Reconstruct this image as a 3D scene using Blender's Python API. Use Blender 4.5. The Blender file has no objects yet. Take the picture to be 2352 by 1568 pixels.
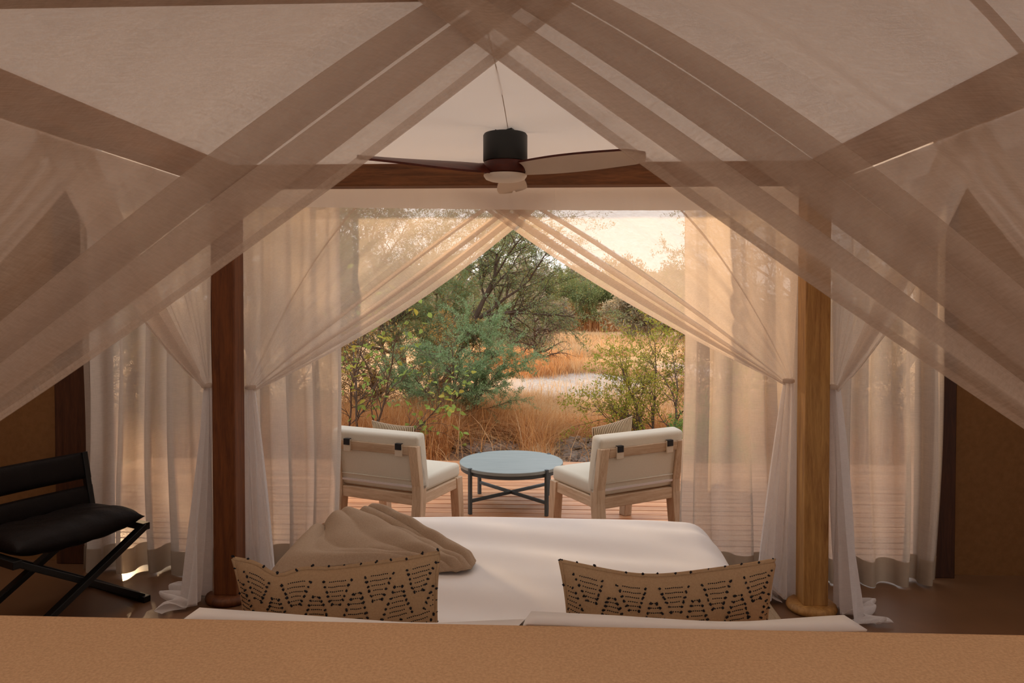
import bpy, bmesh, math, random
import numpy as np
from mathutils import Vector, Matrix
C = bpy.context.scene
COL = C.collection
R = math.radians
PI = math.pi

# ------------------------------------------------------------------ camera, sky, sun, exposure
CAMX, EYE = 0.16, 1.75
cam_data = bpy.data.cameras.new('camera')
cam_data.sensor_width = 36.0
cam_data.lens = 36.0 * 1700.0 / 2352.0
cam_data.shift_y = -70.0 / 2352.0
cam_data.clip_start, cam_data.clip_end = 0.05, 600
cam = bpy.data.objects.new('camera', cam_data)
COL.objects.link(cam)
cam.location = (CAMX, 0.0, EYE)
cam.rotation_euler = (R(90 - 1.2), 0, R(2.5))
C.camera = cam

world = bpy.data.worlds.new('sky')
C.world = world
world.use_nodes = True
wn, wl = world.node_tree.nodes, world.node_tree.links
wn.clear()
wo = wn.new('ShaderNodeOutputWorld')
bg = wn.new('ShaderNodeBackground')
tc = wn.new('ShaderNodeTexCoord')
sx = wn.new('ShaderNodeSeparateXYZ')
rp = wn.new('ShaderNodeValToRGB')
wl.new(tc.outputs['Generated'], sx.inputs[0])
wl.new(sx.outputs['Z'], rp.inputs[0])
wl.new(rp.outputs[0], bg.inputs[0])
wl.new(bg.outputs[0], wo.inputs[0])
rp.color_ramp.elements[0].position = 0.0
rp.color_ramp.elements[0].color = (1.0, 0.93, 0.86, 1)
rp.color_ramp.elements[1].position = 0.7
rp.color_ramp.elements[1].color = (0.78, 0.83, 0.93, 1)
bg.inputs[1].default_value = 1.85

sun_data = bpy.data.lights.new('sun', 'SUN')
sun_data.energy = 6.2
sun_data.color = (1.0, 0.66, 0.36)
sun_data.angle = R(1.5)
sun = bpy.data.objects.new('sun', sun_data)
COL.objects.link(sun)
SUN_AZ, SUN_EL = R(33), R(15)
sdir = Vector((-math.sin(SUN_AZ) * math.cos(SUN_EL), math.cos(SUN_AZ) * math.cos(SUN_EL), math.sin(SUN_EL)))
sun.rotation_euler = sdir.to_track_quat('Z', 'Y').to_euler()

C.view_settings.view_transform = 'Standard'
C.view_settings.look = 'None'
C.view_settings.gamma = 1.0
C.view_settings.use_curve_mapping = False
C.view_settings.exposure = 0.0
try:
    C.cycles.transparent_max_bounces = 40
    C.cycles.max_bounces = 12
    C.cycles.diffuse_bounces = 6
    C.cycles.transmission_bounces = 8
    C.cycles.sample_clamp_indirect = 6.0
    C.cycles.adaptive_threshold = 0.018
except Exception:
    pass

# ------------------------------------------------------------------ helpers
def lin(h):
    h = h.lstrip('#')
    out = []
    for i in (0, 2, 4):
        c = int(h[i:i + 2], 16) / 255.0
        out.append(c / 12.92 if c <= 0.04045 else ((c + 0.055) / 1.055) ** 2.4)
    return out

def col4(c):
    if isinstance(c, str):
        c = lin(c)
    return (c[0], c[1], c[2], 1.0)

def tag(o, label=None, cat=None, group=None, kind=None):
    if label: o['label'] = label
    if cat: o['category'] = cat
    if group: o['group'] = group
    if kind: o['kind'] = kind
    return o

def empty(name, loc=(0, 0, 0), rz=0.0, label=None, cat=None, group=None, kind=None, parent=None):
    o = bpy.data.objects.new(name, None)
    o.empty_display_size = 0.1
    COL.objects.link(o)
    o.location = loc
    o.rotation_euler = (0, 0, rz)
    if parent: o.parent = parent
    return tag(o, label, cat, group, kind)

def make_mesh(name, verts, faces, uvs=None, smooth=False):
    """verts (N,3) array-like, faces either (M,k) array or list of tuples."""
    me = bpy.data.meshes.new(name)
    verts = np.asarray(verts, dtype=np.float32).reshape(-1, 3)
    if isinstance(faces, np.ndarray) and faces.ndim == 2:
        M, k = faces.shape
        me.vertices.add(len(verts))
        me.vertices.foreach_set('co', verts.ravel())
        me.loops.add(M * k)
        me.loops.foreach_set('vertex_index', faces.astype(np.int32).ravel())
        me.polygons.add(M)
        me.polygons.foreach_set('loop_start', np.arange(0, M * k, k, dtype=np.int32))
        me.polygons.foreach_set('loop_total', np.full(M, k, dtype=np.int32))
        me.update(calc_edges=True)
    else:
        me.from_pydata([tuple(map(float, v)) for v in verts], [], [tuple(int(i) for i in f) for f in faces])
        me.update()
    if uvs is not None:
        uvs = np.asarray(uvs, dtype=np.float32)
        lay = me.uv_layers.new(name='UVMap')
        idx = np.zeros(len(me.loops), dtype=np.int32)
        me.loops.foreach_get('vertex_index', idx)
        lay.data.foreach_set('uv', uvs[idx].ravel())
    if smooth:
        me.polygons.foreach_set('use_smooth', np.ones(len(me.polygons), dtype=bool))
    return me

def link(name, me, mat=None, parent=None, loc=None, world=False):
    o = bpy.data.objects.new(name, me)
    COL.objects.link(o)
    if mat is not None and not me.materials:
        me.materials.append(mat)
    if loc is not None: o.location = loc
    if parent is not None:
        o.parent = parent
        if world:
            p, rz = Vector((0, 0, 0)), parent
            while rz is not None:
                p = p + Vector(rz.location); rz = rz.parent
            o.location = Vector(o.location) - p
    return o

class MB:
    """collects shapes into one mesh"""
    def __init__(self):
        self.v, self.f = [], []
    def add(self, vs, fs):
        b = len(self.v)
        self.v += [tuple(v) for v in vs]
        self.f += [tuple(i + b for i in f) for f in fs]
        return self
    def box(self, x0, x1, y0, y1, z0, z1):
        vs = [(x0, y0, z0), (x1, y0, z0), (x1, y1, z0), (x0, y1, z0), (x0, y0, z1), (x1, y0, z1), (x1, y1, z1), (x0, y1, z1)]
        fs = [(0, 3, 2, 1), (4, 5, 6, 7), (0, 1, 5, 4), (1, 2, 6, 5), (2, 3, 7, 6), (3, 0, 4, 7)]
        return self.add(vs, fs)
    def hexa(self, b, t):
        fs = [(0, 3, 2, 1), (4, 5, 6, 7), (0, 1, 5, 4), (1, 2, 6, 5), (2, 3, 7, 6), (3, 0, 4, 7)]
        return self.add(list(b) + list(t), fs)
    def bar(self, p, q, w, h, up=(0, 0, 1)):
        p, q = Vector(p), Vector(q)
        d = (q - p).normalized()
        s = d.cross(Vector(up)).normalized() * (w / 2)
        u = s.cross(d).normalized() * (h / 2)
        return self.hexa([p - s - u, p + s - u, p + s + u, p - s + u], [q - s - u, q + s - u, q + s + u, q - s + u])
    def tube(self, pts, rad, n=6, caps=True):
        pts = [Vector(p) for p in pts]
        rad = rad if isinstance(rad, (list, tuple)) else [rad] * len(pts)
        rings = []
        for i, p in enumerate(pts):
            d = (pts[min(i + 1, len(pts) - 1)] - pts[max(i - 1, 0)]).normalized()
            a = d.cross(Vector((0, 0, 1)))
            if a.length < 1e-3: a = d.cross(Vector((1, 0, 0)))
            a.normalize(); b = d.cross(a)
            rings.append([p + (a * math.cos(2 * PI * k / n) + b * math.sin(2 * PI * k / n)) * rad[i] for k in range(n)])
        vs = [v for r in rings for v in r]
        fs = []
        for i in range(len(pts) - 1):
            for k in range(n):
                fs.append((i * n + k, i * n + (k + 1) % n, (i + 1) * n + (k + 1) % n, (i + 1) * n + k))
        if caps:
            fs.append(tuple(range(n))[::-1]); fs.append(tuple((len(pts) - 1) * n + k for k in range(n)))
        return self.add(vs, fs)
    def lathe(self, prof, n=48, c=(0, 0, 0)):
        vs, fs = [], []
        for r, z in prof:
            for k in range(n):
                vs.append((c[0] + r * math.cos(2 * PI * k / n), c[1] + r * math.sin(2 * PI * k / n), c[2] + z))
        for i in range(len(prof) - 1):
            for k in range(n):
                fs.append((i * n + k, i * n + (k + 1) % n, (i + 1) * n + (k + 1) % n, (i + 1) * n + k))
        fs.append(tuple(range(n))[::-1]); fs.append(tuple((len(prof) - 1) * n + k for k in range(n)))
        return self.add(vs, fs)
    def build(self, name, mat, parent=None, smooth=False, bevel=0.0, world=False, segs=2, angle=False):
        me = make_mesh(name, self.v, self.f, smooth=smooth)
        o = link(name, me, mat, parent, world=world)
        if bevel > 0:
            m = o.modifiers.new('bevel', 'BEVEL'); m.width = bevel; m.segments = segs; m.limit_method = 'ANGLE'
        elif angle:
            me.set_sharp_from_angle(angle=R(40))
        return o

def grid_faces(nu, nv):
    i = np.arange(nu - 1)[:, None] * nv + np.arange(nv - 1)[None, :]
    i = i.ravel()
    return np.stack([i, i + nv, i + nv + 1, i + 1], 1)

# ------------------------------------------------------------------ materials
def new_mat(name):
    m = bpy.data.materials.new(name); m.use_nodes = True
    n, l = m.node_tree.nodes, m.node_tree.links
    n.clear()
    o = n.new('ShaderNodeOutputMaterial')
    return m, n, l, o

def noise_node(n, l, coord, scale, detail=4, rough=0.55, stretch=None, dist=0.0):
    mp = n.new('ShaderNodeMapping')
    l.new(coord, mp.inputs[0])
    if stretch: mp.inputs['Scale'].default_value = stretch
    t = n.new('ShaderNodeTexNoise')
    t.inputs['Scale'].default_value = scale
    t.inputs['Detail'].default_value = detail
    t.inputs['Roughness'].default_value = rough
    t.inputs['Distortion'].default_value = dist
    l.new(mp.outputs[0], t.inputs['Vector'])
    return t

def ramp(n, l, fac, stops):
    r = n.new('ShaderNodeValToRGB')
    e = r.color_ramp.elements
    while len(e) < len(stops): e.new(0.5)
    for k, (p, c) in enumerate(stops):
        e[k].position = p; e[k].color = col4(c)
    l.new(fac, r.inputs[0])
    return r

def solid(name, c1, c2=None, rough=0.6, scale=8, stretch=None, bump=0.0, bscale=None, metal=0.0, spec=0.4, coord='Object', lo=0.3, hi=0.7):
    m, n, l, o = new_mat(name)
    p = n.new('ShaderNodeBsdfPrincipled')
    p.inputs['Roughness'].default_value = rough
    p.inputs['Metallic'].default_value = metal
    p.inputs['Specular IOR Level'].default_value = spec
    tcn = n.new('ShaderNodeTexCoord')
    t = noise_node(n, l, tcn.outputs[coord], scale, 5, 0.6, stretch)
    r = ramp(n, l, t.outputs['Fac'], [(lo, c1), (hi, c2 or c1)])
    l.new(r.outputs[0], p.inputs['Base Color'])
    if bump:
        t2 = noise_node(n, l, tcn.outputs[coord], bscale or scale, 4, 0.6, stretch)
        b = n.new('ShaderNodeBump'); b.inputs['Strength'].default_value = bump; b.inputs['Distance'].default_value = 0.01
        l.new(t2.outputs['Fac'], b.inputs['Height']); l.new(b.outputs[0], p.inputs['Normal'])
    l.new(p.outputs[0], o.inputs[0])
    return m

def wood(name, c1, c2, axis='Z', rough=0.5, scale=6, spec=0.35, bump=0.15):
    st = {'Z': (6, 6, 0.5), 'X': (0.5, 6, 6), 'Y': (6, 0.5, 6)}[axis]
    m, n, l, o = new_mat(name)
    p = n.new('ShaderNodeBsdfPrincipled')
    p.inputs['Roughness'].default_value = rough
    p.inputs['Specular IOR Level'].default_value = spec
    tcn = n.new('ShaderNodeTexCoord')
    oi = n.new('ShaderNodeObjectInfo')
    add = n.new('ShaderNodeVectorMath'); add.operation = 'MULTIPLY_ADD'
    l.new(oi.outputs['Random'], add.inputs[0]); add.inputs[1].default_value = (9, 7, 5)
    l.new(tcn.outputs['Object'], add.inputs[2])
    t = noise_node(n, l, add.outputs[0], scale, 6, 0.62, st, 0.6)
    t2 = noise_node(n, l, add.outputs[0], scale * 7, 3, 0.6, st)
    mx = n.new('ShaderNodeMath'); mx.operation = 'MULTIPLY_ADD'
    l.new(t2.outputs['Fac'], mx.inputs[0]); mx.inputs[1].default_value = 0.35
    l.new(t.outputs['Fac'], mx.inputs[2])
    r = ramp(n, l, mx.outputs[0], [(0.42, c1), (0.85, c2)])
    hs = n.new('ShaderNodeHueSaturation')
    l.new(r.outputs[0], hs.inputs['Color'])
    mr = n.new('ShaderNodeMapRange'); mr.inputs['To Min'].default_value = 0.88; mr.inputs['To Max'].default_value = 1.14
    l.new(oi.outputs['Random'], mr.inputs[0]); l.new(mr.outputs[0], hs.inputs['Value'])
    l.new(hs.outputs[0], p.inputs['Base Color'])
    b = n.new('ShaderNodeBump'); b.inputs['Strength'].default_value = bump; b.inputs['Distance'].default_value = 0.004
    l.new(mx.outputs[0], b.inputs['Height']); l.new(b.outputs[0], p.inputs['Normal'])
    l.new(p.outputs[0], o.inputs[0])
    return m

def cloth(name, c, opacity, translucent=0.5, weave=0.25, tcolor=None, wz=260.0, coarse=0.12):
    """thin woven cloth: open weave lets some light straight through, threads scatter the rest"""
    m, n, l, o = new_mat(name)
    tcn = n.new('ShaderNodeTexCoord')
    a = noise_node(n, l, tcn.outputs['UV'], 1.0, 3, 0.6, (28, wz, 1))
    b = noise_node(n, l, tcn.outputs['UV'], 1.0, 3, 0.6, (wz * 0.9, 24, 1))
    cc = noise_node(n, l, tcn.outputs['UV'], 1.0, 4, 0.6, (9, 30, 1))
    def ma(op, x, y):
        k = n.new('ShaderNodeMath'); k.operation = op
        for i, v in enumerate((x, y)):
            if isinstance(v, (int, float)): k.inputs[i].default_value = v
            else: l.new(v, k.inputs[i])
        return k.outputs[0]
    s = ma('ADD', ma('MULTIPLY', a.outputs['Fac'], weave), ma('MULTIPLY', b.outputs['Fac'], weave * 0.6))
    s = ma('ADD', s, ma('MULTIPLY', cc.outputs['Fac'], coarse))
    fac = ma('ADD', s, opacity - 0.5 * (weave * 1.6 + coarse))
    # seen at a slant the threads close up: opacity rises with 1/cos
    lw = n.new('ShaderNodeLayerWeight'); lw.inputs['Blend'].default_value = 0.5
    f3 = ma('POWER', lw.outputs['Facing'], 3.0)
    fac = ma('ADD', fac, ma('MULTIPLY', f3, 0.5 * (1 - opacity)))
    cl = n.new('ShaderNodeClamp'); l.new(fac, cl.inputs[0]); cl.inputs[1].default_value = 0.05; cl.inputs[2].default_value = 0.985
    tr = n.new('ShaderNodeBsdfTransparent')
    df = n.new('ShaderNodeBsdfDiffuse'); df.inputs[0].default_value = col4(c)
    tl = n.new('ShaderNodeBsdfTranslucent'); tl.inputs[0].default_value = col4(tcolor or c)
    m1 = n.new('ShaderNodeMixShader'); m1.inputs[0].default_value = translucent
    l.new(df.outputs[0], m1.inputs[1]); l.new(tl.outputs[0], m1.inputs[2])
    m2 = n.new('ShaderNodeMixShader')
    l.new(cl.outputs[0], m2.inputs[0]); l.new(tr.outputs[0], m2.inputs[1]); l.new(m1.outputs[0], m2.inputs[2])
    l.new(m2.outputs[0], o.inputs[0])
    return m

def leafy(name, cols, transl=0.35, rough=0.6):
    m, n, l, o = new_mat(name)
    g = n.new('ShaderNodeNewGeometry')
    r = ramp(n, l, g.outputs['Random Per Island'], [(k / max(1, len(cols) - 1), c) for k, c in enumerate(cols)])
    df = n.new('ShaderNodeBsdfDiffuse'); tl = n.new('ShaderNodeBsdfTranslucent')
    l.new(r.outputs[0], df.inputs[0]); l.new(r.outputs[0], tl.inputs[0])
    mx = n.new('ShaderNodeMixShader'); mx.inputs[0].default_value = transl
    l.new(df.outputs[0], mx.inputs[1]); l.new(tl.outputs[0], mx.inputs[2])
    l.new(mx.outputs[0], o.inputs[0])
    return m

M = {}
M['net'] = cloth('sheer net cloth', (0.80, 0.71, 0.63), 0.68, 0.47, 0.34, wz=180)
M['net_near'] = cloth('sheer net cloth with shade in its colour', (0.57, 0.445, 0.355), 0.57, 0.40, 0.36, wz=160)  # same cloth as the far drapes, room shade put into the colour
M['net_tail'] = cloth('gathered net cloth', (0.86, 0.81, 0.78), 0.86, 0.45, 0.2)
M['net_hem'] = cloth('sheer net hem', (0.72, 0.60, 0.50), 0.78, 0.45, 0.2)
M['curtain'] = cloth('linen curtain', (0.62, 0.52, 0.43), 0.80, 0.45, 0.22, wz=150)
M['curtain_hem'] = cloth('linen hem', (0.50, 0.40, 0.30), 0.96, 0.4, 0.05)
M['canopy'] = cloth('canopy cotton', (0.84, 0.80, 0.76), 0.985, 0.40, 0.0, coarse=0.0)
M['valance'] = cloth('valance cotton', (0.92, 0.87, 0.82), 0.985, 0.45, 0.03, coarse=0.0)
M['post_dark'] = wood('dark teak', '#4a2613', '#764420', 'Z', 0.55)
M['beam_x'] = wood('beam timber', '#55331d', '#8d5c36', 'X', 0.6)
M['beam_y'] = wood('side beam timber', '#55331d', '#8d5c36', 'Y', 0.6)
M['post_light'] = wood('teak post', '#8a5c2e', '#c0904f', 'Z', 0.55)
M['trim'] = wood('dark trim timber', '#2b160d', '#4a2a18', 'Z', 0.5)
M['canvas'] = solid('brown canvas', (0.17, 0.078, 0.027), (0.205, 0.095, 0.034), 0.9, 30, bump=0.1, bscale=300, spec=0.1)
M['roof'] = cloth('roof canvas', (0.80, 0.745, 0.69), 0.985, 0.53, 0.0, coarse=0.0)
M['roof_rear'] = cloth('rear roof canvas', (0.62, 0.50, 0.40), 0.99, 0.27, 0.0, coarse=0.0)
M['floor'] = solid('polished screed', (0.12, 0.056, 0.024), (0.17, 0.082, 0.038), 0.36, 1.6, spec=0.5)
M['rug'] = solid('woven jute', (0.30, 0.21, 0.13), (0.46, 0.34, 0.22), 0.95, 220, bump=0.5, bscale=220, spec=0.05)
M['suede'] = solid('tan suede', (0.57, 0.345, 0.185), (0.70, 0.44, 0.245), 0.95, 190, stretch=(1, 1, 1), bump=0.35, bscale=320, spec=0.05, lo=0.36, hi=0.66)
M['linen_white'] = solid('white bed linen', (0.92, 0.91, 0.90), (0.94, 0.93, 0.92), 0.85, 5, bump=0.02, bscale=60, spec=0.15)
M['sheet_pale'] = solid('pale cotton', (0.90, 0.88, 0.86), (0.93, 0.91, 0.89), 0.85, 5, bump=0.05, bscale=40, spec=0.15)
M['throw'] = solid('taupe wool', (0.40, 0.295, 0.205), (0.48, 0.36, 0.255), 0.95, 160, bump=0.25, bscale=240, spec=0.05)
M['fringe'] = solid('throw fringe', (0.42, 0.25, 0.15), (0.5, 0.3, 0.18), 0.95, 40, spec=0.05)
M['cushion'] = solid('tan cotton', (0.42, 0.275, 0.155), (0.49, 0.33, 0.19), 0.95, 200, bump=0.3, bscale=300, spec=0.05)
M['black_yarn'] = solid('black yarn', (0.012, 0.012, 0.016), (0.03, 0.03, 0.035), 0.9, 50, spec=0.1)
M['oak'] = wood('washed oak', '#a8896a', '#cdb497', 'Z', 0.65)
M['oak_x'] = wood('washed oak rail', '#a8896a', '#cdb497', 'X', 0.65)
M['oak_y'] = wood('washed oak side rail', '#a8896a', '#cdb497', 'Y', 0.65)
M['cream'] = solid('cream outdoor canvas', (0.60, 0.545, 0.435), (0.66, 0.60, 0.49), 0.9, 220, bump=0.15, bscale=400, spec=0.1)
M['cream_strap'] = solid('cream webbing', (0.56, 0.46, 0.34), (0.64, 0.54, 0.42), 0.9, 120, spec=0.1)
M['piping'] = solid('pale zip tape', (0.66, 0.60, 0.58), (0.7, 0.64, 0.62), 0.8, 20, spec=0.2)
M['buckle'] = solid('black plastic', (0.008, 0.008, 0.01), (0.012, 0.012, 0.014), 0.4, 10, spec=0.4)
M['zinc'] = solid('grey green metal top', (0.22, 0.255, 0.245), (0.28, 0.315, 0.30), 0.45, 3, stretch=(1, 6, 1), spec=0.5)
M['iron'] = solid('dark grey metal', (0.05, 0.065, 0.07), (0.07, 0.085, 0.09), 0.5, 10, spec=0.4)
M['deck'] = wood('deck boards', '#b06a3c', '#dfa372', 'X', 0.42, 5, 0.45)
M['leather'] = solid('dark brown leather', (0.006, 0.004, 0.0035), (0.009, 0.006, 0.005), 0.5, 12, bump=0.25, bscale=60, spec=0.10)
M['wenge'] = wood('black stained wood', '#070605', '#0f0c0a', 'X', 0.45)
M['fan_black'] = solid('black fan housing', (0.010, 0.014, 0.016), (0.014, 0.018, 0.02), 0.45, 10, spec=0.4)
M['fan_wood'] = wood('dark red fan wood', '#3a130a', '#5a2010', 'X', 0.4)
M['fan_under'] = solid('pale blade underside', (0.62, 0.52, 0.42), (0.68, 0.57, 0.46), 0.5, 6, spec=0.3)
M['opal'] = solid('opal lens', (0.80, 0.74, 0.66), (0.82, 0.76, 0.68), 0.4, 6, spec=0.4)
M['bark'] = solid('grey brown bark', (0.10, 0.065, 0.045), (0.17, 0.12, 0.09), 0.9, 12, spec=0.1)
M['twig_dry'] = solid('dry twigs', (0.21, 0.14, 0.095), (0.32, 0.22, 0.15), 0.9, 6, spec=0.1)
M['acacia'] = leafy('acacia leaflets', ['#748858', '#94a46e', '#7e9672', '#a4b082'])
M['acacia_blue'] = leafy('blue green leaflets', ['#80a070', '#98b482', '#aec294', '#86a676'])
M['acacia_olive'] = leafy('olive leaflets', ['#8c8450', '#a8955c', '#7d8450', '#b08c54'])
M['leaf_yellow'] = leafy('yellow green leaves', ['#8c9c40', '#a9b04c', '#c4b658', '#949a44', '#cfa658'])
M['leaf_dry'] = leafy('dry golden leaves', ['#b98a4c', '#cfa05a', '#a98246', '#d8b070', '#9c8a4c'])
M['leaf_broad'] = leafy('broad leaves', ['#6a9450', '#86a858', '#a2b45e', '#608658'], 0.4)
M['leaf_dome'] = leafy('far dome leaves', ['#6f7a4c', '#87905c', '#626f48', '#98935c'])
M['leaf_hazy'] = leafy('scrub leaves paled by haze', ['#9c927a', '#aea288', '#8f8c74', '#b8a88c'])  # distance haze put into these leaf colours
M['grass_orange'] = leafy('tall dry grass', ['#c08450', '#dba468', '#b97e50', '#e4b67c', '#d49a62', '#f0d0a4'], 0.4)
M['grass_pale'] = leafy('short straw', ['#d8b080', '#e6c79a', '#c99c6a', '#ecd4ac'], 0.4)
M['clod'] = solid('grey dry earth', (0.24, 0.185, 0.145), (0.40, 0.32, 0.26), 0.95, 30, bump=0.6, bscale=60, spec=0.05)
M['mast'] = solid('grey steel', (0.3, 0.28, 0.26), (0.34, 0.32, 0.3), 0.6, 4)
# ------------------------------------------------------------------ the tent (setting)
FZ = 0.0
def struct(name, mb, mat, **k):
    o = mb.build(name, mat, **k); o['kind'] = 'structure'; return o

struct('floor', MB().box(-4.6, 4.6, -2.2, 4.9, -0.12, 0.0), M['floor'])
WH = 3.0
w = MB().box(-4.6, -2.80, 4.72, 4.84, 0, WH).box(2.60, 4.6, 4.72, 4.84, 0, WH)
struct('wall_front', w, M['canvas'])
# unseen canvas above the opening and in the gable, made pale to pass light
w = MB().add([(-2.80, 4.78, 2.43), (2.60, 4.78, 2.43), (2.60, 4.78, WH), (-2.80, 4.78, WH), (-4.6, 4.78, WH), (4.6, 4.78, WH), (0, 4.78, 4.4)], [(0, 1, 2, 3), (4, 3, 2, 5, 6)])
struct('wall_front_gable', w, M['roof'])
def side_wall(name, x0, x1):
    m = MB().box(x0, x1, -2.2, 4.72, 0, WH)
    struct(name, m, M['canvas'])
side_wall('wall_left', -4.72, -4.6)
m = MB().box(4.6, 4.72, -2.2, -1.6, 0, WH).box(4.6, 4.72, 0.9, 4.72, 0, WH).box(4.6, 4.72, -1.6, 0.9, 0, 0.7).box(4.6, 4.72, -1.6, 0.9, 2.5, WH)
struct('wall_right', m, M['canvas'])   # unseen opening added beside the headboard to let fill light in
m = MB().box(-4.72, -2.2, -2.32, -2.2, 0, WH).box(2.6, 4.72, -2.32, -2.2, 0, WH).box(-2.2, 2.6, -2.32, -2.2, 0, 0.6).box(-2.2, 2.6, -2.32, -2.2, 2.8, WH)  # unseen back opening, added to bring sky light from behind
m.add([(-4.6, -2.2, WH), (4.6, -2.2, WH), (0, -2.2, 4.4), (-4.6, -2.32, WH), (4.6, -2.32, WH), (0, -2.32, 4.4)],
      [(0, 1, 2), (5, 4, 3), (0, 3, 4, 1), (1, 4, 5, 2), (2, 5, 3, 0)])
struct('wall_back', m, M['canvas'])
# pitched canvas roof
m = MB()
for s in (-1, 1):
    m.add([(s * 4.95, 1.2, WH), (s * 4.95, 4.92, WH), (0, 4.92, 4.46), (0, 1.2, 4.46)], [(0, 1, 2, 3)])
struct('ceiling', m, M['roof'])
# unseen rear bay of the roof, made denser to dim the near drapes
m = MB()
for s in (-1, 1):
    m.add([(s * 4.95, -2.6, WH), (s * 4.95, 1.2, WH), (0, 1.2, 4.46), (0, -2.6, 4.46)], [(0, 1, 2, 3)])
struct('ceiling_rear', m, M['roof_rear'])
# timber trim round the front opening
struct('trim_1', MB().box(-3.02, -2.74, 4.66, 4.72, 0, 2.5).box(-2.80, -2.74, 4.72, 4.86, 0, 2.43), M['trim'], bevel=0.006)
struct('trim_2', MB().box(2.54, 2.70, 4.66, 4.72, 0, 2.5).box(2.54, 2.60, 4.72, 4.86, 0, 2.43), M['trim'], bevel=0.006)
struct('trim_3', MB().box(-2.74, 2.54, 4.66, 4.72, 2.40, 2.5).box(-2.74, 2.54, 4.72, 4.86, 2.38, 2.43), M['beam_x'], bevel=0.006)
# intermediate posts of the front opening, behind the drapes
struct('trim_4', MB().box(-2.02, -1.90, 4.72, 4.84, 0, 2.40), M['trim'], bevel=0.006)
struct('trim_5', MB().box(1.74, 1.86, 4.72, 4.84, 0, 2.40), M['trim'], bevel=0.006)

# ------------------------------------------------------------------ ground
def gz(x, y):
    """ground height outside"""
    return -0.16 + 0.05 * math.sin(x * 0.9 + 0.4) * math.sin(y * 0.45) + 0.035 * math.sin(x * 2.3 + y * 1.7) - 0.04 * min(1.0, max(0.0, (y - 9) / 6))

xs = np.concatenate([np.linspace(-110, -9, 26), np.linspace(-8.6, 9, 90), np.linspace(9.5, 110, 26)])
ys = np.concatenate([np.linspace(-30, 4.5, 14), np.linspace(4.9, 34, 110), np.linspace(36, 320, 30)])
GV = np.array([(x, y, gz(x, y) if y < 60 else -0.2) for x in xs for y in ys])
gm = make_mesh('ground', GV, grid_faces(len(xs), len(ys)), smooth=True)
m, n, l, o = new_mat('dry earth and straw')
geo = n.new('ShaderNodeNewGeometry')
base = noise_node(n, l, geo.outputs['Position'], 1.3, 7, 0.65)
fine = noise_node(n, l, geo.outputs['Position'], 14, 5, 0.7)
r1 = ramp(n, l, base.outputs['Fac'], [(0.3, '#c08a58'), (0.5, '#d9ac7c'), (0.7, '#e6c69c')])
r2 = ramp(n, l, fine.outputs['Fac'], [(0.35, '#9a6e48'), (0.65, '#e2bd90')])
mx1 = n.new('ShaderNodeMix'); mx1.data_type = 'RGBA'; mx1.inputs[0].default_value = 0.4
l.new(r1.outputs[0], mx1.inputs[6]); l.new(r2.outputs[0], mx1.inputs[7])
def blob_mask(cx, cy, rx, ry, soft=0.5, wob=0.5):
    vm = n.new('ShaderNodeMapping'); vm.inputs['Location'].default_value = (-cx / rx, -cy / ry, 0)
    vm.inputs['Scale'].default_value = (1 / rx, 1 / ry, 0)
    l.new(geo.outputs['Position'], vm.inputs[0])
    ln = n.new('ShaderNodeVectorMath'); ln.operation = 'LENGTH'; l.new(vm.outputs[0], ln.inputs[0])
    ad = n.new('ShaderNodeMath'); ad.operation = 'MULTIPLY_ADD'
    l.new(base.outputs['Fac'], ad.inputs[0]); ad.inputs[1].default_value = wob; l.new(ln.outputs['Value'], ad.inputs[2])
    mr = n.new('ShaderNodeMapRange'); mr.inputs['From Min'].default_value = 1 + wob / 2 - soft / 2; mr.inputs['From Max'].default_value = 1 + wob / 2 + soft / 2
    mr.inputs['To Min'].default_value = 1; mr.inputs['To Max'].default_value = 0
    l.new(ad.outputs[0], mr.inputs[0]); return mr.outputs[0]
prev = mx1.outputs[2]
rg = ramp(n, l, fine.outputs['Fac'], [(0.3, '#a99b90'), (0.7, '#d6cabe')])
rd = ramp(n, l, fine.outputs['Fac'], [(0.3, '#5c4c42'), (0.7, '#8e7b6c')])
for (args, rr) in (((0.9, 16.2, 1.6, 2.2), rg), ((3.2, 19.5, 1.6, 1.6), rg), ((-0.55, 9.1, 0.6, 0.7), rd), ((0.66, 9.4, 0.55, 1.1), rd)):
    mxx = n.new('ShaderNodeMix'); mxx.data_type = 'RGBA'
    l.new(blob_mask(*args), mxx.inputs[0]); l.new(prev, mxx.inputs[6]); l.new(rr.outputs[0], mxx.inputs[7])
    prev = mxx.outputs[2]
pb = n.new('ShaderNodeBsdfPrincipled'); pb.inputs['Roughness'].default_value = 0.95; pb.inputs['Specular IOR Level'].default_value = 0.05
l.new(prev, pb.inputs['Base Color'])
bp = n.new('ShaderNodeBump'); bp.inputs['Strength'].default_value = 0.6; bp.inputs['Distance'].default_value = 0.04
l.new(fine.outputs['Fac'], bp.inputs['Height']); l.new(bp.outputs[0], pb.inputs['Normal'])
l.new(pb.outputs[0], o.inputs[0])
g = link('ground', gm, m); g['kind'] = 'structure'

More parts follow.
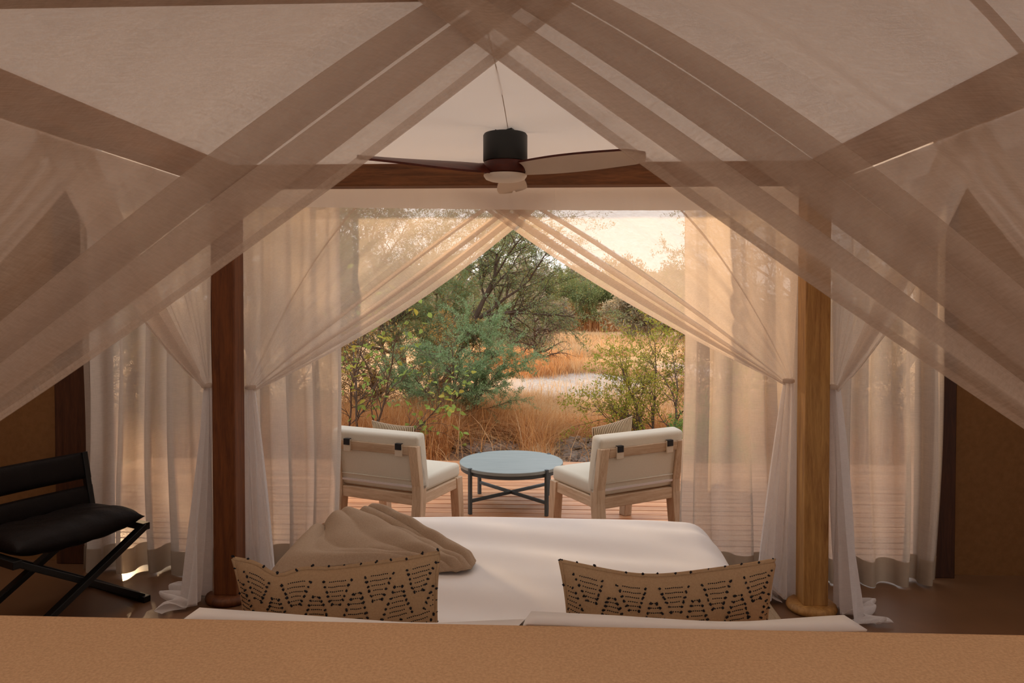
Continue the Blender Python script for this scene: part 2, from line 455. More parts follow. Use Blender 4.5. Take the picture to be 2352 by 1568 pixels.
# ------------------------------------------------------------------ deck of single boards
DZ = -0.01
deck = empty('deck', (0, 6.3, -0.3), label='timber terrace of orange brown boards in front of the tent', kind='structure')
for x in np.arange(-3.9, 4.0, 1.3): MB().box(x - 0.03, x + 0.03, 4.9, 7.7, -0.16, DZ - 0.026).build('joist', M['trim'], deck, world=True)
for x in (-3.9, 0, 3.9):
    for y in (5.1, 7.5): MB().box(x - 0.05, x + 0.05, y - 0.05, y + 0.05, -0.4, -0.16).build('footing', M['trim'], deck, world=True)
PITCH, GAP = 0.122, 0.013
rngd = random.Random(4)
plank_meshes = {}
nrow = 24
for r_ in range(nrow):
    y0 = 4.86 + r_ * PITCH
    cuts = [-4.2] + sorted([-4.2 + rngd.uniform(1.6, 3.0), rngd.uniform(0.4, 2.9)]) + [4.2]
    for a_, b_ in zip(cuts[:-1], cuts[1:]):
        mb = MB().box(a_ + 0.002, b_ - 0.002, y0, y0 + PITCH - GAP, DZ - 0.026, DZ + rngd.uniform(-0.0015, 0.0015))
        mb.build('plank', M['deck'], deck, bevel=0.003, world=True, segs=1)
# edge fascia
MB().box(-4.2, 4.2, 4.86 + nrow * PITCH, 4.89 + nrow * PITCH, -0.2, DZ).build('fascia', M['deck'], deck, world=True, bevel=0.003)

# ------------------------------------------------------------------ four poster frame
PX, PYN, PYF, PW = 1.65, 1.49, 4.16, 0.135
BZ0, BZ1 = 2.36, 2.484
frame = empty('four_poster_frame', (0, 2.85, 0), label='timber four poster frame standing on the floor round the bed', cat='bed frame')
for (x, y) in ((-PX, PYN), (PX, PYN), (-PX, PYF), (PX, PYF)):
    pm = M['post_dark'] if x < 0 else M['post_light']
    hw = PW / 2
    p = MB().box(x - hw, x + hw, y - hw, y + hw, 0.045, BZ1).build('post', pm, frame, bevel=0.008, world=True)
    if y > 3:
        p['label'] = 'dark stained timber post' if x < 0 else 'honey coloured timber post'
    b = MB().lathe([(0.10, 0.0), (0.128, 0.004), (0.136, 0.02), (0.128, 0.038), (0.112, 0.048), (0.05, 0.05)], 40, (x, y, 0))
    b.build('base_ring', pm, p, smooth=True, world=True)
hb = 0.0575
MB().box(-PX - 0.1, PX + 0.1, PYF - hb, PYF + hb, BZ0, BZ1).build('beam', M['beam_x'], frame, bevel=0.006, world=True)
MB().box(-PX - 0.1, PX + 0.1, PYN - hb, PYN + hb, BZ0, BZ1).build('beam', M['beam_x'], frame, bevel=0.006, world=True)
for s in (-1, 1):
    MB().box(s * PX - hb, s * PX + hb, PYN + hb, PYF - hb, BZ0, BZ1).build('beam', M['beam_y'], frame, bevel=0.006, world=True)

# canopy cloth stretched over the frame
nx, ny = 70, 80
vx = np.linspace(-1.76, 1.76, nx); vy = np.linspace(1.38, 4.26, ny)
rs = np.random.RandomState(3)
V = []
for x in vx:
    for y in vy:
        ex = max(0.0, 1 - (x / 1.76) ** 2); ey = max(0.0, 1 - ((y - 2.82) / 1.44) ** 2)
        z = BZ1 + 0.012 - 0.006 * ex * ey
        z += 0.006 * ex * ey * math.sin(y * 9 + 1.3 * math.sin(x * 3)) + 0.004 * ex * ey * math.sin(x * 7 + y * 2.2)
        dd = math.hypot(x, y - 3.3)
        z += -0.02 * math.exp(-(dd / 0.3) ** 2) * math.cos(3 * math.atan2(y - 3.3, x))
        z += 0.003 * math.exp(-(x / 0.07) ** 2) * math.sin(y * 30) * ey
        V.append((x, y, z))
can = empty('canopy_cloth', (0, 2.82, BZ1), label='flat pale cotton cloth stretched over the top of the four poster frame', cat='canopy')
cm = make_mesh('roof_cloth', V, grid_faces(nx, ny), smooth=True)
link('roof_cloth', cm, M['canopy'], can, world=True)
seam = MB().tube([(0.004 * math.sin(y * 3), y, BZ1 + 0.0105 - 0.006 * max(0, 1 - ((y - 2.82) / 1.44) ** 2)) for y in np.linspace(1.4, 4.2, 40)], 0.0022, 5)
seam.build('seam', M['canopy'], can, smooth=True, world=True)
def strip(name, p, q, z0, z1, nrm, mat, par, drop=0.0, n_=80, amp=0.004):
    p, q, nrm = Vector(p), Vector(q), Vector(nrm)
    V, UV = [], []
    L = (q - p).length
    for i in range(n_):
        t = i / (n_ - 1)
        b = p.lerp(q, t)
        for j in range(6):
            k = j / 5
            z = z1 + (z0 - drop * (t ** 0.7) * k / max(k, 1e-6) * k - z1) * k
            v = b + nrm * (amp * math.sin(t * L * 46 + 2 * math.sin(t * 21)) * (0.3 + k))
            V.append((v.x, v.y, z)); UV.append((t * L, z))
    return link(name, make_mesh(name, V, grid_faces(n_, 6), UV, True), mat, par, world=True)
strip('valance', (-1.72, 4.224, 0), (0.22, 4.224, 0), 2.275, BZ0 + 0.01, (0, 1, 0), M['valance'], can, drop=0.04)
strip('valance', (0.22, 4.228, 0), (1.72, 4.228, 0), 2.235, BZ0 + 0.01, (0, 1, 0), M['valance'], can, drop=0.008)
for s in (-1, 1):
    strip('valance', (s * 1.745, 1.45, 0), (s * 1.745, 4.2, 0), 2.25, BZ0 + 0.01, (1, 0, 0), M['valance'], can)

# ------------------------------------------------------------------ drawn and tied net drapes
def cosinterp(x, xp, fp):
    x = np.asarray(x, float); out = np.zeros_like(x)
    for i in range(len(xp) - 1):
        s = (x >= xp[i]) & (x <= xp[i + 1])
        t = (x[s] - xp[i]) / (xp[i + 1] - xp[i])
        t = 0.5 - 0.5 * np.cos(PI * t) if i > 0 else t
        out[s] = fp[i] + (fp[i + 1] - fp[i]) * t
    return out

def net_panel(name, label, A, B, P, N, sag, keys, group, tail_dir, tail_len=0.09, nu=190, nv=46, seed=0, ripple=0.012, tail=True, sagpow=2.0, mat='net', gat=1.0, spread=0.0):
    A, B, P, N = (np.array(q, float) for q in (A, B, P, N))
    rs = np.random.RandomState(seed)
    AB = B - A; L = np.linalg.norm(AB); dAB = AB / L
    root = empty(name, (P[0], P[1], 0), label=label, cat='net', group=group)
    U = np.linspace(0, 1, nu)
    W = cosinterp(U, keys[0], keys[1]); D = cosinterp(U, keys[0], keys[2])
    ph = rs.uniform(0, 6.28, 6)
    rip = ripple * (np.sin(W * 21 + ph[0]) + 0.7 * np.sin(W * 37 + ph[1]) + 0.5 * np.sin(W * 61 + ph[2])) * np.clip((W - 0.05) * 3, 0, 1)
    V, UV = [], []
    length = np.linalg.norm(B - P)
    up = np.array([0, 0, 1.0]); d = (B - P) / length
    perp = up - d * np.dot(up, d); perp /= np.linalg.norm(perp)
    for i in range(nu):
        g_ = 1 - W[i]
        G = g_ * gat if g_ < 0.3 else 0.3 * gat + (g_ - 0.3) * (1 - 0.3 * gat) / 0.7
        top = A + AB * (1 - G)
        lift = spread * (min(g_, 0.36) if g_ < 0.36 else 0.36 * (1 - (g_ - 0.36) / 0.64))
        for j in range(nv):
            v = j / (nv - 1)
            tie = P + dAB * (W[i] - 0.5) * 0.05 + np.array([0, 0, 0.05 * (0.5 - W[i])])
            p = top + (tie - top) * v
            p[2] -= sag * (W[i] ** sagpow) * math.sin(PI * v ** 0.9)
            p = p + perp * lift * math.sin(PI * v ** 0.85) ** 0.85
            k = 0.35 + 1.9 * v * (1 - v) - 0.1 * v
            gather = (1 - v) ** 0.5 if v > 0.9 else 1.0
            p = p + N * (D[i] * k + rip[i] * (0.4 + 1.2 * v * (1 - v)) ) * (0.25 + 0.75 * gather)
            V.append(p); UV.append((W[i] * L, v * length))
    V = np.array(V)
    link('drape', make_mesh('drape', V, grid_faces(nu, nv), UV, True), M[mat], root, world=True)
    # hem along the free edge: folded double, follows the last rows
    hv, huv = [], []
    e = V.reshape(nu, nv, 3)
    edge = e[-1]
    inner = None
    for j in range(nv):
        v = j / (nv - 1)
        for k in range(3):
            hv.append(edge[j] + perp * (k * 0.011 * (1 - 0.6 * v)) + N * 0.004); huv.append((k * 0.011, v * length))
    link('hem', make_mesh('hem', hv, grid_faces(nv, 3), huv, True), M[mat], root, world=True)
    # tie band
    td = np.array(tail_dir, float)
    # loose tail below the tie
    if tail:
        nt, mu = 84, 100
        V, UV = [], []
        q = rs.uniform(0, 6.28, 8)
        for i in range(mu):
            u = i / (mu - 1)
            for j in range(nt):
                t = j / (nt - 1)
                drop = min(1.0, t / 0.86)
                half = 0.03 + tail_len * drop ** 0.8
                c = P.copy(); c[2] = P[2] - (P[2] - 0.02) * drop
                p = c + dAB * (u - 0.5) * 2 * half * 0.8 + td * tail_len * 0.5 * drop
                fold = (math.sin(u * 19 + q[0] + 1.5 * t) + 0.6 * math.sin(u * 33 + q[1] - 2 * t))
                p = p + N * fold * (0.012 + 0.03 * drop)
                if t > 0.86:
                    k = (t - 0.86) / 0.14
                    p = p + td * (0.13 * math.sin(k * 2.6) + 0.05 * k * math.sin(u * 5 + q[2])) + dAB * 0.04 * k * math.sin(u * 6 + q[3])
                    p[2] = 0.012 + 0.075 * math.sin(k * PI) ** 0.8 * (0.55 + 0.45 * math.sin(u * 8 + 3 * k + q[4])) + 0.014 * math.sin(u * 19 + 6 * k) ** 2 * (1 - 0.4 * k)
                V.append(p); UV.append((u * L * 0.8, 2 + t * 1.4))
        link('tail', make_mesh('tail', V, grid_faces(mu, nt), UV, True), M['net_tail'], root, world=True)
        tb = MB().lathe([(0.026, -0.012), (0.033, -0.008), (0.033, 0.008), (0.026, 0.012)], 18, tuple(P))
        tb.build('tie_band', M['net_hem'], root, smooth=True, world=True)
    return root

# fold keys: (u, share of the top edge, depth) ; going back and forth lays the cloth over itself
K_NEAR_L = ([0, 0.12, 0.15, 0.18, 0.58, 0.66, 0.73, 0.82, 0.89, 1.0], [0, 0.26, 0.29, 0.28, 0.72, 0.83, 0.765, 0.915, 0.855, 1.0], [0, 0.0, 0.012, 0.0, 0.0, 0.035, -0.03, 0.04, -0.03, 0.0])
K_NEAR_R = ([0, 0.20, 0.23, 0.26, 0.54, 0.60, 0.66, 0.74, 0.81, 0.88, 0.93, 1.0], [0, 0.34, 0.365, 0.355, 0.66, 0.755, 0.71, 0.84, 0.775, 0.935, 0.885, 1.0], [0, 0.0, 0.012, 0.0, 0.0, 0.035, -0.03, 0.04, -0.03, 0.035, -0.03, 0.0])
K_FAR = ([0, 0.20, 0.23, 0.26, 0.58, 0.64, 0.70, 0.78, 0.84, 0.89, 0.94, 1.0], [0, 0.34, 0.37, 0.36, 0.74, 0.81, 0.78, 0.90, 0.86, 0.965, 0.92, 1.0], [0, 0.0, 0.012, 0.0, 0.0, 0.025, -0.015, 0.03, -0.02, 0.03, -0.02, 0.01])
K_SIDE = ([0, 0.60, 0.67, 0.74, 0.81, 0.88, 0.94, 1.0], [0, 0.72, 0.84, 0.78, 0.92, 0.86, 0.97, 1.0], [0, 0.0, 0.04, -0.03, 0.04, -0.03, 0.03, 0.0])
HZ = BZ0 + 0.01
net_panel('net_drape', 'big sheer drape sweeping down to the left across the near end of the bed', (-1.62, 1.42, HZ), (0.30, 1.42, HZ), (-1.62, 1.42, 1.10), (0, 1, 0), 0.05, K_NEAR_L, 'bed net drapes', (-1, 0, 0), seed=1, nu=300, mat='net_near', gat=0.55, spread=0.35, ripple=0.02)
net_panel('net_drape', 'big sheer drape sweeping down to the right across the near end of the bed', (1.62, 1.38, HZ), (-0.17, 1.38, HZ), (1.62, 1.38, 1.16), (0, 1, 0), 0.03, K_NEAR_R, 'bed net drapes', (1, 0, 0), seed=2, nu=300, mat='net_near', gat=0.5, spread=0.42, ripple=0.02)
net_panel('net_drape', 'sunlit sheer drape at the far end of the bed tied to the dark post', (-1.62, 4.29, HZ), (0.25, 4.29, HZ), (-1.57, 4.28, 1.21), (0, -1, 0), 0.11, K_FAR, 'bed net drapes', (1, 0, 0), tail_len=0.11, seed=3, gat=0.6, spread=0.45)
net_panel('net_drape', 'sunlit sheer drape at the far end of the bed tied to the honey coloured post', (1.62, 4.275, HZ), (-0.35, 4.275, HZ), (1.55, 4.27, 1.265), (0, -1, 0), 0.07, K_FAR, 'bed net drapes', (-1, 0, 0), tail_len=0.13, seed=4, gat=0.6, spread=0.45)
net_panel('net_drape', 'sheer side drape tied to the dark post, on the side of the black folding chair', (-1.75, 4.2, HZ), (-1.75, 2.70, HZ), (-1.75, 4.11, 1.24), (-1, 0, 0), 0.12, K_SIDE, 'bed net drapes', (-1, -0.2, 0), tail_len=0.13, seed=5)
net_panel('net_drape', 'sheer side drape tied to the honey coloured post, facing the dark bare wall', (1.75, 4.2, HZ), (1.75, 2.70, HZ), (1.75, 4.11, 1.25), (1, 0, 0), 0.10, K_SIDE, 'bed net drapes', (1, -0.2, 0), tail_len=0.15, seed=6)
net_panel('net_drape', 'sheer side drape drawn toward the headboard, above the black folding chair', (-1.75, 1.45, HZ), (-1.75, 3.1, HZ), (-1.75, 1.53, 1.24), (-1, 0, 0), 0.08, K_SIDE, 'bed net drapes', (-1, 0, 0), seed=7, nu=130)
net_panel('net_drape', 'sheer side drape drawn toward the headboard, before the dark bare wall', (1.75, 1.45, HZ), (1.75, 3.1, HZ), (1.75, 1.53, 1.24), (1, 0, 0), 0.08, K_SIDE, 'bed net drapes', (1, 0, 0), seed=8, nu=130)

# ------------------------------------------------------------------ linen curtains along the opening
def curtain(label, x0, x1, y, ztop, amp, per, seed, flare=0.0, zb=0.006, wav=0.016):
    rs = np.random.RandomState(seed)
    root = empty('curtain', ((x0 + x1) / 2, y, 0), label=label, cat='curtain', group='linen curtains')
    n_ = int((x1 - x0) / 0.005); nv = 34
    s = np.linspace(0, 1, n_)
    L = x1 - x0
    ph, amps = np.zeros(n_), np.zeros(n_)
    acc = rs.uniform(0, 6)
    a = amp
    ks = rs.uniform(0.65, 1.5, 60); aa = rs.uniform(0.45, 1.35, 60)
    pos = np.cumsum(ks * per); idx = np.searchsorted(pos, s * L)
    idx = np.clip(idx, 0, 58)
    start = np.concatenate([[0], pos])[idx]
    frac = (s * L - start) / (pos[idx] - start)
    xa = np.clip(rs.uniform(-0.5, 1.0, 60), 0, 1)
    sgn = np.where(idx % 2 == 0, 1.0, -1.0)
    fold = sgn * np.sin(PI * frac) * aa[idx]
    fold = np.sign(fold) * np.abs(fold) ** 0.8
    V, UV = [], []
    hem_i = nv - 3
    q = rs.uniform(0, 6, 4)
    for i in range(n_):
        for j in range(nv):
            v = j / (nv - 1)
            zbot = zb + wav * (0.5 + 0.5 * math.sin(s[i] * L * 7 + q[0])) * (0.4 + 0.6 * abs(fold[i]))
            z = ztop + (zbot - ztop) * v
            k = 0.7 + 0.45 * v
            x = x0 + s[i] * L + flare * (s[i] - 0.5) * v * v + 0.02 * math.sin(6 * v + q[1] + s[i] * 5) * v
            x -= 0.034 * k * xa[idx[i]] * math.sin(2 * PI * frac[i]) * min(1.0, 30 * s[i] * (1 - s[i]))
            yy = y + amp * k * fold[i] + 0.015 * math.sin(3 * v + s[i] * 9 + q[2]) * v
            V.append((x, yy, z)); UV.append((s[i] * L * 1.7, z))
    V = np.array(V)
    link('cloth', make_mesh('cloth', V, grid_faces(n_, nv), UV, True), M['curtain'], root, world=True)
    G = V.reshape(n_, nv, 3)
    zt = G[:, -1, 2]
    H, HU = [], []
    for i in range(n_):
        for k in range(3):
            t = k / 2
            p = G[i, -1] * (1 - t) + G[i, nv - 3] * t
            H.append((p[0], p[1] - 0.004, p[2] if k else p[2] - 0.003)); HU.append((s[i] * L * 1.7, p[2]))
    link('hem', make_mesh('hem', H, grid_faces(n_, 3), HU, True), M['curtain_hem'], root, world=True)
    return root
rail = empty('curtain_rail', (0, 4.58, 2.42), label='timber curtain rail fixed above the opening to the terrace', cat='rail')
MB().tube([(-2.78, 4.58, 2.43), (2.56, 4.58, 2.43)], 0.014, 10).build('rod', M['trim'], rail, world=True, smooth=True)
for x in (-2.6, -0.9, 0.9, 2.4):
    MB().box(x - 0.015, x + 0.015, 4.57, 4.66, 2.42, 2.45).build('bracket', M['trim'], rail, world=True)
curtain('linen curtain with pale pleats hanging behind the black folding chair', -2.76, -1.93, 4.55, 2.425, 0.062, 0.085, 11, flare=0.0)
curtain('linen curtain between the dark post and the left lounge chair', -1.86, -1.105, 4.58, 2.425, 0.062, 0.075, 12)
curtain('linen curtain between the right lounge chair and the honey coloured post', 1.02, 1.74, 4.58, 2.425, 0.058, 0.08, 13)
curtain('outermost linen curtain beside the dark bare wall', 1.78, 2.58, 4.55, 2.425, 0.066, 0.085, 14, flare=-0.04)

# ------------------------------------------------------------------ bed
bed = empty('bed', (0, 2.6, 0), label='wide double bed under a white duvet inside the four poster frame', cat='bed')
MB().box(-0.98, 0.98, 1.38, 3.74, 0.10, 0.30).build('base', M['trim'], bed, bevel=0.01, world=True)
MB().box(-0.97, 0.97, 1.40, 3.74, 0.30, 0.585).build('mattress', M['linen_white'], bed, bevel=0.06, world=True, segs=4)
for x in (-0.9, 0.9):
    for y in (1.5, 3.6):
        MB().box(x - 0.04, x + 0.04, y - 0.04, y + 0.04, 0.0, 0.10).build('leg', M['trim'], bed, world=True)
BT = 0.598
def edge_prof(a, flat, r, slope):
    """arc length a>=0 from the middle: returns (distance out, drop)"""
    if a <= flat: return a, 0.0
    b = a - flat
    ql = r * PI / 2 * 0.92
    if b < ql:
        t = b / r
        return flat + r * math.sin(t), r * (1 - math.cos(t))
    t = ql / r
    c = b - ql
    return flat + r * math.sin(t) + c * slope, r * (1 - math.cos(t)) + c
def duv(sx_, sy_):
    x, dx = edge_prof(abs(sx_), 0.86, 0.17, 0.22)
    x = math.copysign(x, sx_)
    if sy_ > 0: y, dy = edge_prof(sy_, 1.02, 0.17, 0.12)
    else: y, dy = sy_, 0.0
    drop = (dx ** 2.2 + dy ** 2.2) ** (1 / 2.2)
    z = BT - drop
    z += (0.007 * math.sin(sy_ * 9 + 0.8 * sx_) + 0.005 * math.sin(sy_ * 17 + 1.4 * math.sin(sx_ * 3)) + 0.003 * math.sin(sx_ * 6 + sy_ * 25 + 1)) * math.exp(-dx * 8) + 0.02 * (1 - min(1, abs(sx_)) ** 2)
    if dx > 0.1 or dy > 0.1:
        x += 0.02 * math.sin(sy_ * 12) * min(1, dx * 3) * (1 if sx_ > 0 else -1)
    return x, 2.72 + y, max(0.16, z)
SXr = np.linspace(-1.40, 1.40, 120); SYr = np.linspace(-1.22, 1.42, 110)
V = [duv(a, b) for a in SXr for b in SYr]
dm = make_mesh('duvet', V, grid_faces(120, 110), smooth=True)
d_ = link('duvet', dm, M['linen_white'])
sm = d_.modifiers.new('thick', 'SOLIDIFY'); sm.thickness = 0.022; sm.offset = -1
tag(d_, 'smooth white duvet spread over the bed', 'duvet')

def bed_z(x, y):
    a = max(0.0, abs(x) - 0.86); b = max(0.0, y - 3.74)
    da = 0.17 - math.sqrt(max(0.0, 0.17 ** 2 - min(a, 0.165) ** 2)); db = 0.17 - math.sqrt(max(0.0, 0.17 ** 2 - min(b, 0.165) ** 2))
    return BT + 0.02 * (1 - min(1, abs(x)) ** 2) - (da ** 2.2 + db ** 2.2) ** (1 / 2.2)

# wide suede headboard screen seen from behind, filling the bottom of the view
hbx = MB().box(-1.50, 1.50, 0.98, 1.345, 0.0, 1.152)
hbo = hbx.build('headboard', M['suede'], bevel=0.02, segs=4)
tag(hbo, 'wide tan suede covered headboard behind the bed pillows', 'headboard')

# pillows
def pillow_surface(w_, h_, t_, dents=(), pinch=(0.06, 0.10), pw=0.5, wr=0.004, seed=0):
    rs = np.random.RandomState(seed); q = rs.uniform(0, 6.28, 8)
    def f(u, v, side):
        x = w_ / 2 * u * (1 - pinch[0] * (1 - v * v))
        z = h_ / 2 * v * (1 - pinch[1] * (1 - u * u))
        th = (max(0, math.cos(PI * u / 2)) * max(0, math.cos(PI * v / 2))) ** pw
        y = side * t_ / 2 * th
        y += side * wr * th * (math.sin(7 * u + 5 * v + q[0]) + math.sin(11 * v - 4 * u + q[1]))
        for (du, dw, dz, dy) in dents:
            g_ = math.exp(-((u - du) / dw) ** 2) * max(0.0, (v + 0.2) / 1.2) ** 2
            z -= dz * g_; y += dy * g_
        return x, y, z
    return f
def pillow_mesh(f, nu=44, nv=34):
    mb = MB()
    us = np.linspace(-1, 1, nu); vs = np.linspace(-1, 1, nv)
    us = np.sin(us * PI / 2) * 0.75 + us * 0.25; vs = np.sin(vs * PI / 2) * 0.75 + vs * 0.25
    F = grid_faces(nu, nv)
    mb.add([f(u, v, -1) for u in us for v in vs], [tuple(q) for q in F])
    mb.add([f(u, v, 1) for u in us for v in vs], [tuple(q[::-1]) for q in F])
    return mb
def weld(o):
    bm = bmesh.new(); bm.from_mesh(o.data); bmesh.ops.remove_doubles(bm, verts=bm.verts, dist=1e-5); bm.to_mesh(o.data); bm.free()
def boundary(f, n_=40):
    t = np.linspace(-1, 1, n_)
    return [f(u, 1, -1) for u in t] + [f(1, -v, -1) for v in t[1:]] + [f(-u, -1, -1) for u in t[1:]] + [f(-1, v, -1) for v in t[1:]]

def white_pillow(label, x, y, z, w_, h_, lean, rz, tilt, seed):
    f = pillow_surface(w_, h_, 0.17, pinch=(0.03, 0.03), pw=0.42, seed=seed, dents=((0.25, 0.5, 0.012, 0),))
    o = pillow_mesh(f).build('pillow', M['sheet_pale'], smooth=True); weld(o)
    o.rotation_euler = (R(lean), R(tilt), R(rz)); o.location = (x, y, z)
    tag(o, label, 'pillow', 'white bed pillows')
    # flat cloth flange round the pillow case
    b = boundary(f); mb = MB(); n_ = len(b)
    c = []
    for p in b:
        k = 1 + 0.028 / max(0.1, math.hypot(p[0], p[2]))
        up_ = max(0.0, p[2]) / (h_ * 0.5)
        c.append((p[0] + math.copysign(0.024, p[0]) * min(1, abs(p[0]) / (w_ * 0.42)) ** 3, p[1] - 0.055 * up_ ** 4, p[2] + 0.003 * math.sin(p[0] * 17) - (0.012 if p[2] < 0 else 0)))
    mb.add(b + c, [(i, (i + 1) % n_, n_ + (i + 1) % n_, n_ + i) for i in range(n_)])
    fl = mb.build('flange', M['sheet_pale'], o, smooth=True)
    s_ = fl.modifiers.new('t', 'SOLIDIFY'); s_.thickness = 0.005
    return o
white_pillow('white pillow behind the patterned cushion with the dented top edge', -0.225, 1.545, 0.841, 0.70, 0.475, 4, 0, 0.8, 1)
white_pillow('white pillow behind the patterned cushion nearer the honey coloured post', 0.455, 1.55, 0.852, 0.64, 0.475, 4, 0, -0.5, 2)

def patterned_cushion(label, x, y, z, lean, rz, tilt, dents, seed):
    w_, h_ = 0.54, 0.42
    f = pillow_surface(w_, h_, 0.17, dents=dents, pinch=(0.075, 0.13), pw=0.5, seed=seed)
    root = empty('patterned_cushion', (x, y, z), label=label, cat='cushion', group='patterned cushions on the bed')
    root.rotation_euler = (R(lean), R(tilt), R(rz))
    o = pillow_mesh(f).build('cover', M['cushion'], root, smooth=True); weld(o)
    b = boundary(f); b.append(b[0])
    MB().tube(b, 0.0055, 6, False).build('piping', M['cushion'], root, smooth=True)
    rs = np.random.RandomState(seed + 5)
    mb = MB()
    def P(px, pz, off):
        u, v = px / (w_ / 2), pz / (h_ / 2)
        if abs(u) > 0.985 or abs(v) > 0.985: return None
        p = f(u, v, -1); return Vector((p[0], p[1] - off, p[2]))
    def blob(p, r, ax=1.0):
        vs = [(p.x - r * ax, p.y, p.z), (p.x + r * ax, p.y, p.z), (p.x, p.y - r, p.z), (p.x, p.y + r, p.z), (p.x, p.y, p.z - r), (p.x, p.y, p.z + r)]
        mb.add(vs, [(0, 2, 5), (2, 1, 5), (1, 3, 5), (3, 0, 5), (2, 0, 4), (1, 2, 4), (3, 1, 4), (0, 3, 4)])
    def knot(p):
        for _ in range(3):
            blob(p + Vector((rs.uniform(-.0022, .0022), -rs.uniform(0, .003), rs.uniform(-.0022, .0022))), rs.uniform(0.0024, 0.0040))
    def line(cx, z_, half):
        nd = int(half * 2 / 0.0050)
        for k in range(nd + 1):
            t = -1 + 2 * k / max(1, nd)
            p = P(cx + t * half, z_ + 0.0005 * math.sin(cx * 90 + k), 0.001)
            if p is None: continue
            if k in (0, nd): knot(p)
            elif 0.16 < k / nd < 0.84 or nd < 8: blob(p, 0.0019, 1.2)
    per = 0.108; zt = h_ / 2 - 0.022
    for k in range(-4, 5):
        cx = k * per + 0.012
        for j in range(6): line(cx, zt - j * 0.0118, 0.036 - j * 0.0048)
        cy = cx + per / 2
        for j in range(7): line(cy, zt - 0.036 - j * 0.0124, 0.009 + j * 0.0048)
        for j in range(7): line(cx, zt - 0.124 - j * 0.0124, 0.043 - j * 0.0055)
        for j in range(9): line(cy, zt - 0.165 - j * 0.0124, 0.009 + j * 0.0048)
    # tufts standing along the top and side seams
    for p in b[::3]:
        if p[2] > -0.1:
            q = Vector(p) + Vector((rs.uniform(-.004, .004), rs.uniform(-.004, .004), rs.uniform(0.002, .008)))
            knot(q)
    e = mb.build('embroidery', M['black_yarn'], root)
    tag(e, 'black knotted embroidery in zigzag bands', kind='stuff')
    return root
patterned_cushion('tan cushion with black zigzag knots and dented top edge near the dark post', -0.37, 1.90, 0.868, 5, 0, -2.6, ((-0.55, 0.17, 0.020, -0.02), (-0.1, 0.3, 0.008, 0.0)), 3)
patterned_cushion('tan cushion with black zigzag knots standing upright near the honey coloured post', 0.475, 1.90, 0.868, 5, 0, -1.0, ((-0.2, 0.5, 0.014, 0.0),), 9)

# throw blanket bunched on the far corner of the bed
rt = empty('throw_blanket', (-0.6, 3.3, BT), label='taupe wool throw bunched up on the far corner of the white duvet', cat='blanket')
P0, P1 = Vector((-0.82, 3.62)), Vector((-0.20, 3.02))
dd = (P1 - P0).normalized(); nn = Vector((dd.y, -dd.x))      # nn points to the near side
na, nb = 90, 130
V = []
for i in range(na):
    s = i / (na - 1)
    half = 0.17 * (1 - s) ** 0.75 + 0.115
    for j in range(nb):
        t = -1 + 2 * j / (nb - 1)
        half_f = half * (0.85 if t < 0 else 0.80 + 1.7 * math.exp(-((s - 0.38) / 0.24) ** 2))
        c = P0 + dd * ((P1 - P0).length * s + 0.07 * math.cos(t * 1.6) * s * s - 0.03 * t * (1 - s)) + nn * t * half_f
        edge = (1 - abs(t) ** 5) * min(1, s * 14 + 0.25) * min(1, (1 - s) * 16 + 0.2)
        tt = t + 0.10 * math.sin(s * 4.2 + t * 2)
        rid = (0.100 * abs(math.sin(tt * 4.4 + 0.9 * s + 0.5)) ** 0.9 + 0.040 * abs(math.sin(tt * 9.5 - 1.5 * s + 0.9))) * (1 - 0.45 * s) + 0.035 * math.exp(-((t + 0.55) / 0.28) ** 2) * math.exp(-((s - 0.3) / 0.4) ** 2)
        rid += 0.05 * math.exp(-((t - 0.1) / 0.5) ** 2) * math.exp(-((s - 0.12) / 0.25) ** 2)
        finew = 0.004 * math.sin(s * 26 + t * 5) * math.sin(tt * 9) 
        z = bed_z(c.x, c.y) + 0.012 + edge * (0.012 + 0.45 * rid + finew)
        V.append((c.x, c.y, z))
to = link('blanket', make_mesh('blanket', V, grid_faces(na, nb), smooth=True), M['throw'], rt, world=True)
s_ = to.modifiers.new('t', 'SOLIDIFY'); s_.thickness = 0.008; s_.offset = -1
V = np.array(V).reshape(na, nb, 3)
fr = MB(); rf = random.Random(5)
for j in range(6, nb, 1):
    p = Vector(V[0, j]); q = p - Vector((dd.x, dd.y, 0)) * rf.uniform(0.04, 0.07) + Vector((rf.uniform(-.01, .01), rf.uniform(-.01, .01), -rf.uniform(0.0, 0.03)))
    q.z = max(q.z, bed_z(q.x, q.y) + 0.006)
    fr.tube([p, (p + q) / 2 + Vector((0, 0, 0.008)), q], [0.0025, 0.0022, 0.001], 4)
fo = fr.build('fringe', M['fringe'], rt, world=True); fo['kind'] = 'stuff'

# rug under the bed
rug = empty('rug', (0, 2.9, 0), label='woven jute rug lying under the bed', cat='rug')
MB().box(-1.47, 1.43, 1.7, 4.27, 0.0, 0.011).build('weave', M['rug'], rug, bevel=0.004, world=True)
for xa in (1.405, -1.475): MB().box(xa, xa + 0.03, 1.7, 4.275, 0.0, 0.015).build('binding', M['rug'], rug, bevel=0.005, world=True)

